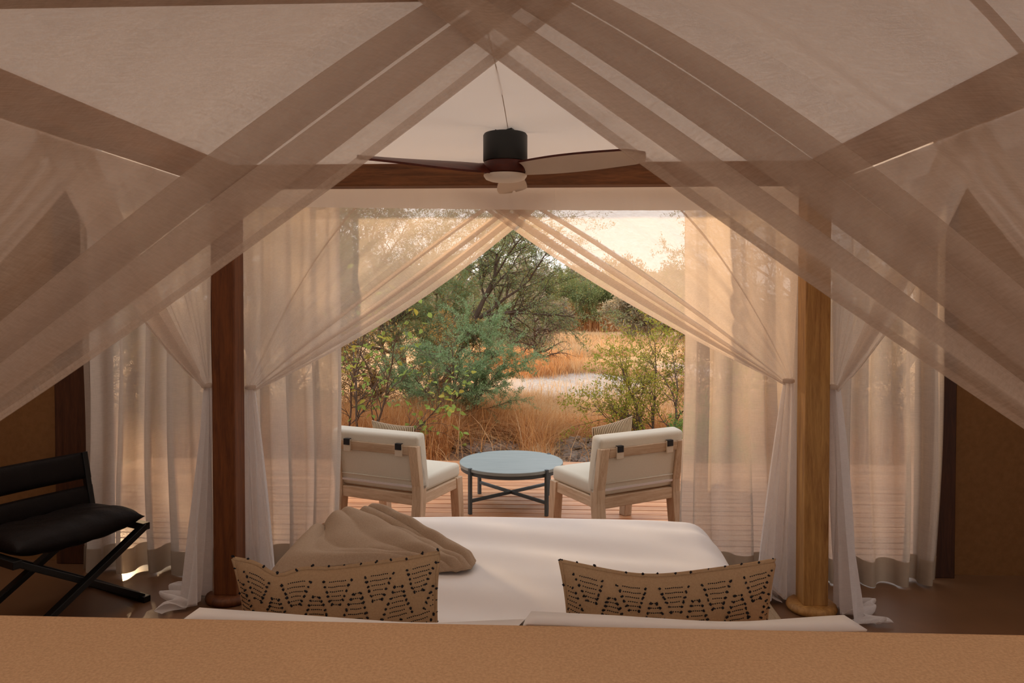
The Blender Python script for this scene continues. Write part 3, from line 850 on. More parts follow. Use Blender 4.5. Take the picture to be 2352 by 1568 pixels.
# ------------------------------------------------------------------ ceiling fan
FX, FY = -0.015, 3.32
fan = empty('ceiling_fan', (FX, FY, 2.26), label='black ceiling fan with three dark red blades under the canopy cloth', cat='fan')
MB().lathe([(0.085, 0.0), (0.097, 0.002), (0.099, 0.006), (0.099, 0.118), (0.094, 0.126), (0.07, 0.128)], 56, (0, 0, 0.085)).build('motor_housing', M['fan_black'], fan, smooth=True, angle=True)
MB().lathe([(0.055, 0.20), (0.048, 0.222), (0.042, 0.235)], 7, (0, 0, 0.008)).build('mount', M['fan_black'], fan)
hub = MB().lathe([(0.05, 0.028), (0.088, 0.030), (0.096, 0.036), (0.098, 0.05), (0.098, 0.078), (0.094, 0.086), (0.05, 0.088)], 56)
hub.build('hub', M['fan_wood'], fan, smooth=True, angle=True)
MB().lathe([(0.03, 0.0), (0.07, 0.003), (0.088, 0.010), (0.096, 0.022), (0.097, 0.028), (0.09, 0.030)], 56).build('light_lens', M['opal'], fan, smooth=True, angle=True)
def blade_pts(side):
    nr, nc = 34, 12
    V = []
    for i in range(nr):
        t = i / (nr - 1)
        r_ = 0.07 + 0.60 * t
        ch = 0.085 + 0.085 * math.sin(PI * min(1, t * 1.25) * 0.5) - 0.02 * t
        if t > 0.86: ch *= math.sqrt(max(0.0, 1 - ((t - 0.86) / 0.141) ** 2)) * 0.98 + 0.02
        pitch = R(34) * (1 - t) ** 1.6 + R(11)
        for j in range(nc):
            c = (j / (nc - 1) - 0.5) * ch
            camber = 0.010 * (1 - (2 * c / max(ch, 1e-4)) ** 2)
            # local: +X radial, +Y chord
            y_ = c * math.cos(pitch); z_ = -c * math.sin(pitch) + camber
            V.append((r_, y_, 0.052 + z_ * (0.7 + 0.3 * t) - 0.004 * t + side * 0.0045))
    return V, nr, nc
for a in (89, 209, 329):
    V1, nr, nc = blade_pts(1); V0, _, _ = blade_pts(-1)
    F = grid_faces(nr, nc)
    rot = Matrix.Rotation(R(a), 3, 'Z')
    top = [tuple(rot @ Vector(v)) for v in V1]; bot = [tuple(rot @ Vector(v)) for v in V0]
    mb = MB().add(top, [tuple(q) for q in F])
    ring = [i * nc for i in range(nr)] + [(nr - 1) * nc + j for j in range(1, nc)] + [i * nc + nc - 1 for i in range(nr - 2, -1, -1)] + [j for j in range(nc - 2, 0, -1)]
    k = len(ring)
    mb.add([top[i] for i in ring] + [bot[i] for i in ring], [(i, (i + 1) % k, k + (i + 1) % k, k + i) for i in range(k)])
    bl = mb.build('blade', M['fan_wood'], fan, smooth=True, angle=True)
    MB().add(bot, [tuple(q[::-1]) for q in F]).build('underside', M['fan_under'], bl, smooth=True)

# ------------------------------------------------------------------ lounge chairs on the deck
def slab(name, mat, parent, w_, d_, h_, r=0.03, puff=0.012, loc=(0, 0, 0), rx=0.0):
    bm = bmesh.new()
    bmesh.ops.create_cube(bm, size=1)
    for v in bm.verts: v.co = Vector((v.co.x * w_, v.co.y * d_, v.co.z * h_))
    bmesh.ops.bevel(bm, geom=bm.edges[:], offset=r, segments=4, affect='EDGES', profile=0.5)
    bmesh.ops.subdivide_edges(bm, edges=[e for e in bm.edges if e.calc_length() > 0.15], cuts=5, use_grid_fill=True)
    for v in bm.verts:
        gx, gy = max(0, 1 - (2 * v.co.x / w_) ** 2), max(0, 1 - (2 * v.co.y / d_) ** 2); gzz = max(0, 1 - (2 * v.co.z / h_) ** 2)
        if h_ < d_: v.co.z += math.copysign(puff * gx * gy, v.co.z)
        else: v.co.y += math.copysign(puff * gx * gzz, v.co.y)
    me = bpy.data.meshes.new(name); bm.to_mesh(me); bm.free()
    me.polygons.foreach_set('use_smooth', np.ones(len(me.polygons), dtype=bool))
    o = link(name, me, mat, parent); o.location = loc; o.rotation_euler = (rx, 0, 0)
    return o
def lounge_chair(label, x, y, rz):
    r_ = empty('lounge_chair', (x, y, DZ), rz, label, 'chair', 'lounge chairs on the terrace')
    hw, hd = 0.37, 0.31
    for s in (-1, 1):
        x0, x1 = (s * hw, s * (hw - 0.07)) if s > 0 else (s * hw + 0.07, s * hw)
        xa, xb = min(x0, x1), max(x0, x1)
        # front leg splays forward toward the foot
        b = [(xa, hd - 0.045, 0), (xb, hd - 0.045, 0), (xb, hd + 0.03, 0), (xa, hd + 0.03, 0)]
        t = [(xa, hd - 0.085, 0.365), (xb, hd - 0.085, 0.365), (xb, hd, 0.365), (xa, hd, 0.365)]
        MB().hexa(b, t).build('leg', M['oak'], r_, bevel=0.005)
        # rear leg runs on up as the back post
        mb = MB()
        yz = [(-0.345, 0.0, 0.075), (-0.31, 0.33, 0.085), (-0.31, 0.42, 0.085), (-0.365, 0.715, 0.06)]
        vs = []
        for (yc, z_, dp) in yz:
            vs += [(xa, yc, z_), (xb, yc, z_), (xb, yc + dp, z_), (xa, yc + dp, z_)]
        fs = [(3, 2, 1, 0), (12, 13, 14, 15)]
        for i in range(3):
            for k in range(4): fs.append((i * 4 + k, i * 4 + (k + 1) % 4, i * 4 + 4 + (k + 1) % 4, i * 4 + 4 + k))
        mb.add(vs, fs).build('leg', M['oak'], r_, bevel=0.005)
        MB().box(xa + 0.012, xb - 0.008, -0.23, hd - 0.08, 0.285, 0.36).build('side_rail', M['oak_y'], r_, bevel=0.005)
    MB().box(-hw + 0.07, hw - 0.07, hd - 0.07, hd - 0.02, 0.285, 0.36).build('front_rail', M['oak_x'], r_, bevel=0.005)
    MB().box(-hw + 0.07, hw - 0.07, -0.305, -0.255, 0.285, 0.365).build('back_rail', M['oak_x'], r_, bevel=0.005)
    MB().hexa([(-hw + 0.07, -0.352, 0.645), (hw - 0.07, -0.352, 0.645), (hw - 0.07, -0.312, 0.645), (-hw + 0.07, -0.312, 0.645)],
              [(-hw + 0.07, -0.364, 0.713), (hw - 0.07, -0.364, 0.713), (hw - 0.07, -0.324, 0.713), (-hw + 0.07, -0.324, 0.713)]).build('back_rail', M['oak_x'], r_, bevel=0.005)
    for k in range(9):
        yk = -0.2 + k * 0.05
        MB().box(-hw + 0.06, hw - 0.06, yk, yk + 0.035, 0.335, 0.35).build('slat', M['oak_x'], r_)
    slab('seat_cushion', M['cream'], r_, 0.70, 0.56, 0.105, 0.03, 0.012, (0, 0.035, 0.413))
    bc = slab('back_cushion', M['cream'], r_, 0.74, 0.115, 0.42, 0.028, 0.010, (0, -0.262, 0.583), R(9))
    MB().box(-0.345, 0.345, -0.0700, -0.060, -0.165, -0.151).build('zip', M['piping'], bc)
    MB().tube([(-0.345, -0.064, -0.112), (0, -0.068, -0.112), (0.345, -0.064, -0.112)], 0.005, 6).build('piping', M['cream'], bc, smooth=True)
    for sx2 in (-0.215, 0.225):
        st = MB().box(sx2 - 0.03, sx2 + 0.03, -0.366, -0.355, 0.635, 0.72)
        st.box(sx2 - 0.03, sx2 + 0.03, -0.366, -0.30, 0.713, 0.722).box(sx2 - 0.03, sx2 + 0.03, -0.36, -0.30, 0.633, 0.643)
        so = st.build('strap', M['cream_strap'], r_, bevel=0.003)
        MB().box(sx2 - 0.026, sx2 + 0.026, -0.371, -0.362, 0.682, 0.726).box(sx2 - 0.026, sx2 + 0.026, -0.371, -0.31, 0.72, 0.727).build('buckle', M['buckle'], so, bevel=0.002)
    return r_
lounge_chair('cream cushioned washed oak lounge chair facing away, beside the left curtain edge', -0.93, 5.53, R(-22))
lounge_chair('cream cushioned washed oak lounge chair facing away, in front of the green yellow shrub', 0.68, 5.52, R(31))

def striped_cushion(label, x, y, z, rz, lean, tilt):
    w_, h_ = 0.36, 0.36
    f = pillow_surface(w_, h_, 0.12, pinch=(0.06, 0.06), seed=2, wr=0.002)
    root = empty('striped_cushion', (x, y, z), label=label, cat='cushion', group='striped cushions on the lounge chairs')
    root.rotation_euler = (R(lean), R(tilt), rz)
    o = pillow_mesh(f).build('cover', M['stripe'], root, smooth=True); weld(o)
    b = boundary(f); b.append(b[0])
    MB().tube(b, 0.004, 5, False).build('piping', M['cream_strap'], root, smooth=True)
m, n, l, o = new_mat('ribbed stripe weave')
tcn = n.new('ShaderNodeTexCoord')
wv = n.new('ShaderNodeTexWave'); wv.wave_type = 'BANDS'; wv.bands_direction = 'X'; wv.inputs['Scale'].default_value = 22; wv.inputs['Distortion'].default_value = 0.6
l.new(tcn.outputs['Object'], wv.inputs[0])
rr = ramp(n, l, wv.outputs['Fac'], [(0.3, '#6d5c4a'), (0.6, '#d8c6a8')])
pb = n.new('ShaderNodeBsdfPrincipled'); pb.inputs['Roughness'].default_value = 0.95; pb.inputs['Specular IOR Level'].default_value = 0.05
l.new(rr.outputs[0], pb.inputs['Base Color'])
bp = n.new('ShaderNodeBump'); bp.inputs['Strength'].default_value = 0.5; bp.inputs['Distance'].default_value = 0.005
l.new(wv.outputs['Fac'], bp.inputs['Height']); l.new(bp.outputs[0], pb.inputs['Normal'])
l.new(pb.outputs[0], o.inputs[0]); M['stripe'] = m
striped_cushion('striped cushion barely showing above the back of the chair by the left curtain', -0.945, 5.40, 0.635, R(-22), 12, 3)
striped_cushion('striped cushion standing above the back of the chair before the green yellow shrub', 0.66, 5.44, 0.655, R(31), 12, -9)

# round metal table
tb = empty('coffee_table', (-0.117, 6.2, DZ), label='round grey green metal table between the two lounge chairs', cat='table')
TH = 0.36
MB().lathe([(0.05, TH - 0.022), (0.428, TH - 0.022), (0.435, TH - 0.018), (0.435, TH + 0.004), (0.432, TH + 0.007), (0.1, TH + 0.007)], 72).build('tabletop', M['zinc'], tb, smooth=True, angle=True)
MB().lathe([(0.40, TH - 0.05), (0.425, TH - 0.05), (0.425, TH - 0.022), (0.40, TH - 0.022)], 72).build('apron', M['iron'], tb, smooth=True, angle=True)
for k in range(4):
    a = R(43 + 90 * k)
    x, y = 0.435 * math.cos(a), 0.435 * math.sin(a)
    mb = MB().bar((x, y, 0), (x, y, TH + 0.012), 0.026, 0.026, (math.cos(a), math.sin(a), 0))
    mb.build('leg', M['iron'], tb, bevel=0.002)
for k in range(2):
    a = R(43 + 90 * k); c_, s_ = math.cos(a) * 0.42, math.sin(a) * 0.42
    MB().bar((-c_, -s_, 0.105 - 0.001 * k), (c_, s_, 0.105 - 0.001 * k), 0.024, 0.024).build('cross_bar', M['iron'], tb, bevel=0.002)

# ------------------------------------------------------------------ folding leather chair
lc = empty('folding_chair', (-2.51, 3.91, 0), R(-116), 'black leather folding chair with crossed legs beside the curtain', 'chair')
hw = 0.345
for (y, w1) in ((0.27, 0.03), (-0.20, 0.03)):
    MB().bar((-hw, y, 0.44), (hw, y, 0.025), 0.032, 0.05, (0, 1, 0)).build('leg', M['wenge'], lc, bevel=0.003)
    MB().bar((hw, y - 0.036, 0.44), (-hw, y - 0.036, 0.025), 0.032, 0.05, (0, 1, 0)).build('leg', M['wenge'], lc, bevel=0.003)
for s in (-1, 1):
    MB().box(s * hw - 0.022, s * hw + 0.022, -0.27, 0.285, 0.415, 0.455).build('seat_rail', M['wenge'], lc, bevel=0.003)
    MB().box(s * hw - 0.022, s * hw + 0.022, -0.27, 0.285, 0.0, 0.035).build('foot_rail', M['wenge'], lc, bevel=0.003)
    MB().bar((s * hw, -0.22, 0.42), (s * hw, -0.31, 0.80), 0.03, 0.04, (0, 1, 0)).build('back_post', M['wenge'], lc, bevel=0.003)
f_ = []
nx, ny = 30, 24
V = []
for side in (1, -1):
    for i in range(nx):
        for j in range(ny):
            u, v = -1 + 2 * i / (nx - 1), -1 + 2 * j / (ny - 1)
            th = ((1 - abs(u) ** 4) * (1 - abs(v) ** 4)) ** 0.5
            x = u * hw * 1.0; y = 0.01 + v * 0.265
            V.append((x, y, 0.478 + 0.022 * u * u - 0.006 + side * 0.052 * th + (0.03 * math.exp(-((v - 0.5) / 0.5) ** 2) if side > 0 else -0.01) * th + 0.004 * math.sin(u * 17 + v * 6) * th))
F = grid_faces(nx, ny)
mb = MB().add(V, [tuple(q) for q in F] + [tuple(int(k) + nx * ny for k in q[::-1]) for q in F])
so = mb.build('seat', M['leather'], lc, smooth=True); weld(so)
for (z0, z1) in ((0.645, 0.80), (0.475, 0.605)):
    V = []
    for side in (1, -1):
        for i in range(24):
            for j in range(14):
                u, v = -1 + 2 * i / 23, -1 + 2 * j / 13
                th = ((1 - abs(u) ** 6) * (1 - abs(v) ** 2.5)) ** 0.5
                z = (z0 + z1) / 2 + v * (z1 - z0) / 2
                yb = -0.22 - 0.09 * (z - 0.42) / 0.38 - 0.02 * (1 - u * u)
                V.append((u * (hw + 0.028), yb + side * 0.028 * th, z))
    F = grid_faces(24, 14)
    mb = MB().add(V, [tuple(q) for q in F] + [tuple(int(k) + 24 * 14 for k in q[::-1]) for q in F])
    bo = mb.build('backrest', M['leather'], lc, smooth=True); weld(bo)

# small dark switch plate on the left part of the front wall
sw = empty('light_switch', (-3.17, 4.715, 1.145), label='small dark switch plate on the brown canvas wall', cat='switch')
MB().box(-0.02, 0.02, -0.012, 0.0, -0.014, 0.014).build('plate', M['buckle'], sw, bevel=0.002)
MB().box(-0.007, 0.007, -0.017, -0.011, -0.008, 0.008).build('rocker', M['iron'], sw, bevel=0.001)
# ------------------------------------------------------------------ vegetation
def tubes_mesh(segs, n=4):
    """segs: list of (p, q, r0, r1) -> merged tube arrays"""
    if not segs: return np.zeros((0, 3)), np.zeros((0, 4), int)
    P = np.array([s[0] for s in segs], float); Q = np.array([s[1] for s in segs], float)
    r0 = np.array([s[2] for s in segs]); r1 = np.array([s[3] for s in segs])
    d = Q - P; d /= np.linalg.norm(d, axis=1, keepdims=True) + 1e-9
    ref = np.tile(np.array([[0.31, 0.52, 0.8]]), (len(d), 1))
    a = np.cross(d, ref); a /= np.linalg.norm(a, axis=1, keepdims=True) + 1e-9
    b = np.cross(d, a)
    ang = np.arange(n) * 2 * PI / n
    ca, sa = np.cos(ang), np.sin(ang)
    ring = a[:, None, :] * ca[None, :, None] + b[:, None, :] * sa[None, :, None]
    V = np.concatenate([P[:, None, :] + ring * r0[:, None, None], Q[:, None, :] + ring * r1[:, None, None]], 1)
    base = (np.arange(len(segs)) * 2 * n)[:, None]
    k = np.arange(n)[None, :]
    F = np.stack([base + k, base + (k + 1) % n, base + n + (k + 1) % n, base + n + k], 2).reshape(-1, 4)
    return V.reshape(-1, 3), F

def grow(rng, p, d, length, r, level, maxlev, prm, segs, twigs):
    n = prm['n'][level]
    step = length / n
    p = np.array(p, float); d = np.array(d, float)
    if level >= maxlev - 1: leafy = rng.random() < prm.get('leafy', 0.8)
    else: leafy = False
    for i in range(n):
        wob = prm['wob'][level]
        d = d + rng.normal(0, wob, 3) + np.array([0, 0, prm['up'][level]])
        d /= np.linalg.norm(d)
        q = p + d * step
        ra, rb = r * (1 - 0.75 * i / n), r * (1 - 0.75 * (i + 1) / n)
        segs.append((p.copy(), q.copy(), ra, rb))
        if level == maxlev and leafy: twigs.append((p.copy(), q.copy()))
        elif level == maxlev - 1 and leafy and i >= n - 3: twigs.append((p.copy(), q.copy()))
        if level < maxlev and i >= prm['first'][level]:
            for _ in range(prm['kids'][level]):
                ax = rng.normal(0, 1, 3); ax -= d * np.dot(ax, d); ax /= np.linalg.norm(ax) + 1e-9
                ax[2] *= prm.get('flat', 1.0)
                a = prm['ang'][level] + rng.normal(0, 0.15)
                nd = d * math.cos(a) + ax * math.sin(a)
                grow(rng, q, nd / np.linalg.norm(nd), length * prm['len'][level] * rng.uniform(0.7, 1.2), rb * 0.62, level + 1, maxlev, prm, segs, twigs)
        p = q

def leaves_mesh(rng, twigs, per, lmin, lmax, asp, spread=0.03, droop=0.0, both=None):
    T = len(twigs)
    A = np.array([t[0] for t in twigs]); B = np.array([t[1] for t in twigs])
    idx = rng.integers(0, T, int(T * per))
    f = rng.random(len(idx))[:, None]
    c = A[idx] + (B[idx] - A[idx]) * f
    dirv = B[idx] - A[idx]; dirv /= np.linalg.norm(dirv, axis=1, keepdims=True) + 1e-9
    L = rng.uniform(lmin, lmax, len(idx))[:, None]
    side = rng.normal(0, 1, (len(idx), 3))
    side -= dirv * (side * dirv).sum(1, keepdims=True); side /= np.linalg.norm(side, axis=1, keepdims=True) + 1e-9
    ax = side * 0.9 + dirv * rng.uniform(0.1, 0.9, (len(idx), 1)); ax[:, 2] -= droop
    ax /= np.linalg.norm(ax, axis=1, keepdims=True)
    wv = np.cross(ax, rng.normal(0, 1, (len(idx), 3))); wv /= np.linalg.norm(wv, axis=1, keepdims=True) + 1e-9
    c = c + side * spread * rng.random((len(idx), 1))
    W = L * asp
    V = np.stack([c, c + ax * L * 0.45 + wv * W * 0.5, c + ax * L, c + ax * L * 0.45 - wv * W * 0.5], 1)
    F = np.arange(len(idx) * 4).reshape(-1, 4)
    return V.reshape(-1, 3), F

def plant(name, loc, label, group, cat, seed, prm, stems, wood_mat, leafspecs, lean=(0, 0, 0), rz=0, maxlev=None):
    """leafspecs: list of (material key, per, lmin, lmax, asp, spread, droop)"""
    rng = np.random.default_rng(seed)
    segs, twigs = [], []
    maxlev = maxlev if maxlev is not None else len(prm['n']) - 1
    for (off, d, length, r) in stems:
        grow(rng, off, np.array(d, float) / np.linalg.norm(d), length, r, 0, maxlev, prm, segs, twigs)
    root = empty(name, loc, rz, label, cat, group)
    lo = [s for s in segs if s[2] > 0.012]; hi = [s for s in segs if s[2] <= 0.012]
    if lo:
        v, f = tubes_mesh(lo, 6); link('trunk', make_mesh('trunk', v, f, smooth=True), M[wood_mat], root)
    if hi:
        v, f = tubes_mesh(hi, 3); o = link('twigs', make_mesh('twigs', v, f), M[wood_mat], root); o['kind'] = 'stuff'
    for (mk, per, a, b, asp, sp, dr) in leafspecs:
        v, f = leaves_mesh(rng, twigs, per, a, b, asp, sp, dr)
        o = link('foliage', make_mesh('foliage', v, f), M[mk], root); o['kind'] = 'stuff'
    return root

def clone(root, loc, rz=0, scale=1.0, label=None, group=None):
    r_ = root.copy(); COL.objects.link(r_); r_.location = loc; r_.rotation_euler = (0, 0, rz)
    if not isinstance(scale, (int, float)): r_.scale = scale
    else: r_.scale = (scale,) * 3
    if label: r_['label'] = label
    if group: r_['group'] = group
    for c in list(root.children):
        k = c.copy(); COL.objects.link(k); k.parent = r_
    return r_

def at(x, y): return (x, y, gz(x, y) - 0.02)

ACAC = dict(n=[7, 8, 8, 6], wob=[0.13, 0.15, 0.15, 0.14], up=[0.02, 0.0, -0.03, -0.05], first=[2, 1, 1, 0], kids=[2, 2, 2, 0], ang=[0.85, 0.8, 0.75, 0.5], len=[0.6, 0.52, 0.45, 0.4], flat=0.7, leafy=0.6)
# 1 the tall thorn tree in the middle of the view
tall = plant('thorn_tree', at(-1.68, 12.3), 'tall feathery green thorn tree showing in the gap between the far drapes', None, 'tree', 21, ACAC,
             [((0, 0, 0), (0.16, 0, 1), 2.9, 0.085), ((-0.25, 0.1, 0), (-0.5, 0.1, 1), 2.5, 0.07), ((0.1, -0.1, 0), (0.55, -0.2, 0.9), 1.5, 0.05)],
             'bark', [('acacia', 4.5, 0.018, 0.042, 0.34, 0.014, 0.0), ('acacia_olive', 1.5, 0.02, 0.045, 0.34, 0.02, 0.0)])
# 2 blue green spray in front of it
SPRAY = dict(n=[7, 8, 7], wob=[0.13, 0.14, 0.14], up=[0.01, -0.02, -0.05], first=[1, 0, 0], kids=[2, 2, 0], ang=[0.75, 0.7, 0.5], len=[0.55, 0.45, 0.4], flat=0.8, leafy=0.75)
plant('thorn_bush', at(-1.05, 9.75), 'low blue green feathery thorn bush reaching toward the path in front of the tall tree', None, 'bush', 5, SPRAY,
      [((0, 0, 0), (0.15, -0.1, 1), 1.2, 0.026), ((0.05, 0, 0), (0.8, -0.1, 0.9), 1.05, 0.022), ((0, 0, 0), (-0.3, 0, 1), 1.0, 0.022), ((0.1, 0.1, 0), (0.55, 0.1, 0.8), 1.3, 0.022)],
      'bark', [('acacia_blue', 9, 0.016, 0.036, 0.32, 0.012, 0.0), ('acacia', 4, 0.016, 0.036, 0.32, 0.014, 0.0)])
# 3 tangled dry thicket between
DRY = dict(n=[7, 7, 6], wob=[0.2, 0.24, 0.26], up=[0.0, -0.03, -0.06], first=[0, 0, 0], kids=[3, 2, 0], ang=[0.9, 0.9, 0.5], len=[0.55, 0.5, 0.4], leafy=0.5)
plant('thicket', at(-2.2, 10.7), 'tangled golden brown thicket with sparse leaves beneath the tall thorn tree', None, 'bush', 8, DRY,
      [((0, 0, 0), (0.2, 0, 1), 1.5, 0.026), ((0.2, 0, 0), (-0.5, -0.1, 1), 1.4, 0.024), ((0.4, 0, 0), (0.6, 0, 1), 1.3, 0.024), ((-0.3, 0, 0), (-0.9, 0, 0.9), 1.3, 0.02)],
      'twig_dry', [('leaf_dry', 3.0, 0.022, 0.045, 0.4, 0.03, 0.1), ('acacia_olive', 1.5, 0.022, 0.045, 0.35, 0.03, 0.0)])
# 4 leafy yellow green shrub on the right
SHRUB = dict(n=[8, 7, 6], wob=[0.13, 0.16, 0.16], up=[0.03, 0.01, 0.0], first=[1, 0, 0], kids=[2, 2, 0], ang=[0.7, 0.75, 0.5], len=[0.5, 0.45, 0.4], leafy=0.55)
plant('leafy_shrub', at(1.50, 8.95), 'yellow green leafy shrub with bare grey stems behind the right lounge chair', None, 'shrub', 15, SHRUB,
      [((0, 0, 0), (-0.2, 0, 1), 1.3, 0.019), ((0.05, 0, 0), (-0.75, -0.05, 1), 1.05, 0.017), ((0.1, 0, 0), (0.35, 0, 1), 1.4, 0.018), ((-0.05, 0, 0), (-1.0, 0, 0.6), 0.9, 0.014), ((0.1, 0.1, 0), (0.9, 0.1, 0.9), 1.3, 0.018), ((0.0, 0.1, 0), (0.1, 0.3, 1), 1.45, 0.018)],
      'bark', [('leaf_yellow', 3.2, 0.026, 0.05, 0.36, 0.02, 0.0)])
plant('leafy_shrub', at(1.78, 8.3), 'small fresh green shrub low behind the striped cushion of the right chair', None, 'shrub', 16, SHRUB,
      [((0, 0, 0), (-0.4, 0, 1), 0.5, 0.008), ((0.05, 0, 0), (0.2, -0.1, 1), 0.55, 0.008), ((0.1, 0, 0), (0.7, 0, 1), 0.5, 0.008), ((0, 0, 0), (-0.9, 0.1, 0.8), 0.4, 0.006)],
      'bark', [('leaf_broad', 2.5, 0.024, 0.042, 0.36, 0.02, 0.0)])
# 5 sapling with broad leaves at the left edge of the opening, leaf by leaf
rng = np.random.default_rng(31)
segs, twigs = [], []
SAP = dict(n=[8, 6, 4], wob=[0.11, 0.16, 0.2], up=[0.03, 0.02, 0.0], first=[1, 0, 0], kids=[2, 1, 0], ang=[0.6, 0.7, 0.5], len=[0.34, 0.4, 0.4], leafy=1.0)
for (off, d, L_, r_) in [((0, 0, 0), (0.02, 0, 1), 1.75, 0.02), ((0.1, 0, 0), (0.35, -0.1, 1), 1.6, 0.017), ((-0.1, 0, 0), (-0.3, 0, 1), 1.7, 0.017), ((0.15, 0.1, 0), (0.75, 0, 1), 1.35, 0.014), ((0.3, -0.1, 0), (0.6, -0.1, 0.6), 1.2, 0.012)]:
    grow(rng, off, np.array(d, float) / np.linalg.norm(d), L_, r_, 0, 2, SAP, segs, twigs)
sap = empty('broadleaf_sapling', at(-2.0, 8.5), label='broad leaved green sapling beside the left curtain edge', cat='sapling')
v, f = tubes_mesh(segs, 4); link('stem', make_mesh('stem', v, f), M['bark'], sap)
leaf_mbs = []
for k in range(4):
    mb = MB(); Lf, Wf = 0.062 + 0.008 * k, 0.04 + 0.004 * k
    pts = [(0, 0, 0), (0.3 * Lf, 0.42 * Wf, 0.006), (0.62 * Lf, 0.45 * Wf, 0.004), (Lf, 0, -0.010), (0.62 * Lf, -0.45 * Wf, 0.004), (0.3 * Lf, -0.42 * Wf, 0.006), (0.3 * Lf, 0, -0.004), (0.62 * Lf, 0, -0.006)]
    mb.add(pts, [(0, 6, 1), (1, 6, 7, 2), (2, 7, 3), (0, 5, 6), (5, 4, 7, 6), (4, 3, 7)])
    me = make_mesh('leaf', mb.v, mb.f, smooth=True)
    leaf_mbs.append(me)
lm = [M['leaf_broad'], M['leaf_yellow']]
leaf_mbs[0].materials.append(M['leaf_broad']); leaf_mbs[1].materials.append(M['leaf_broad']); leaf_mbs[2].materials.append(M['leaf_broad']); leaf_mbs[3].materials.append(M['leaf_yellow'])
for k in range(290):
    a_, b_ = twigs[rng.integers(0, len(twigs))]
    p = a_ + (b_ - a_) * rng.random()
    o = bpy.data.objects.new('leaf', leaf_mbs[rng.integers(0, 4)]); COL.objects.link(o)
    o.parent = sap; o.location = p
    o.rotation_euler = (rng.normal(0, 0.6), rng.normal(0.2, 0.5), rng.uniform(0, 6.28)); s_ = rng.uniform(0.8, 1.35); o.scale = (s_, s_, s_)

# 6 far bush dome with dry skirts, and the round one behind it
DOME = dict(n=[6, 6, 5], wob=[0.16, 0.2, 0.24], up=[0.0, -0.03, -0.06], first=[1, 0, 0], kids=[3, 3, 0], ang=[0.85, 0.8, 0.5], len=[0.5, 0.45, 0.4])
stm = [((0.2 * math.cos(a), 0.2 * math.sin(a), 0), (0.75 * math.cos(a), 0.75 * math.sin(a), 1), 1.9, 0.035) for a in np.linspace(0, 6.28, 8)[:-1]]
dome = plant('bush', at(2.6, 42), 'big round olive bush standing across the pale clearing', None, 'bush', 41, DOME, stm, 'twig_dry',
             [('leaf_dome', 5, 0.07, 0.14, 0.35, 0.10, 0.1)])
dome.scale = (1.1, 1.1, 1.25)
dome2 = clone(dome, at(2.3, 66), 1.1, 1.5, 'rounded green bush standing behind the big olive bush')
dome2.scale = (1.6, 1.5, 1.75)
hazy = plant('scrub', at(-3.5, 33), 'scrub bush in the far distance, its leaf colour paled by haze', 'distant scrub', 'bush', 43, DOME, [(s[0], s[1], 2.0, 0.03) for s in stm[:5]], 'twig_dry',
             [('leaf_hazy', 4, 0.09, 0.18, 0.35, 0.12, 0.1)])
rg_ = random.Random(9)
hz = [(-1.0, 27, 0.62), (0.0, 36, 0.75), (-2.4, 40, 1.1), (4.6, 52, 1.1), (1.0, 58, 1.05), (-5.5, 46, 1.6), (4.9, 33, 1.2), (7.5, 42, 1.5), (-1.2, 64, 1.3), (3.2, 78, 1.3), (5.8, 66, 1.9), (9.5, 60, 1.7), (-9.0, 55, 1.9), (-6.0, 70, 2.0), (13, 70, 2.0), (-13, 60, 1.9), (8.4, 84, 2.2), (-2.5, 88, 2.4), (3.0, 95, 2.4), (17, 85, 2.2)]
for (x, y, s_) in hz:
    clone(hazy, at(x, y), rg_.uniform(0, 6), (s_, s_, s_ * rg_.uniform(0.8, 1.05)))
# small leafless tree on the clearing
bare = plant('bare_tree', at(-0.05, 20), 'small leafless grey tree standing at the edge of the clearing', None, 'tree', 51, DRY,
      [((0, 0, 0), (0.05, 0, 1), 1.7, 0.05), ((0, 0, 0.3), (0.4, 0, 1), 1.2, 0.0119)], 'bark', [('leaf_hazy', 1.0, 0.03, 0.05, 0.3, 0.03, 0)])
# bushes beside the tent, mostly behind the linen curtains
side_t = clone(tall, at(5.0, 11.5), 2.4, 1.15, 'thorn tree reaching thin branches in above the right far drape')
clone(tall, at(-6.4, 10.9), 2.9, 1.25, 'broad thorn tree standing outside the curtain by the folding chair')
clone(tall, at(-4.3, 12.9), 1.3, 1.3, 'dark thorn tree showing through the left far drape')
clone(tall, at(-3.2, 17.5), 4.0, 1.35, 'further thorn tree half hidden behind the tall one')
sh = bpy.data.objects['thicket']
for (x, y, r_, s_) in [(-3.9, 9.6, 0.4, 0.95), (-5.6, 10.2, 2.0, 1.1), (-7.4, 9.7, 3.3, 1.0), (-6.3, 13.5, 5.0, 1.3), (3.6, 9.9, 1.1, 0.9), (5.3, 9.3, 2.6, 0.95), (7.2, 10.5, 4.4, 1.1), (3.3, 13.5, 0.2, 1.0), (5.8, 14.5, 3.0, 1.2)]:
    clone(sh, at(x, y), r_, s_, ('tangled thicket behind the curtains on the folding chair side' if x < 0 else 'tangled thicket behind the curtains on the bare wall side'), 'thickets beyond the curtains')

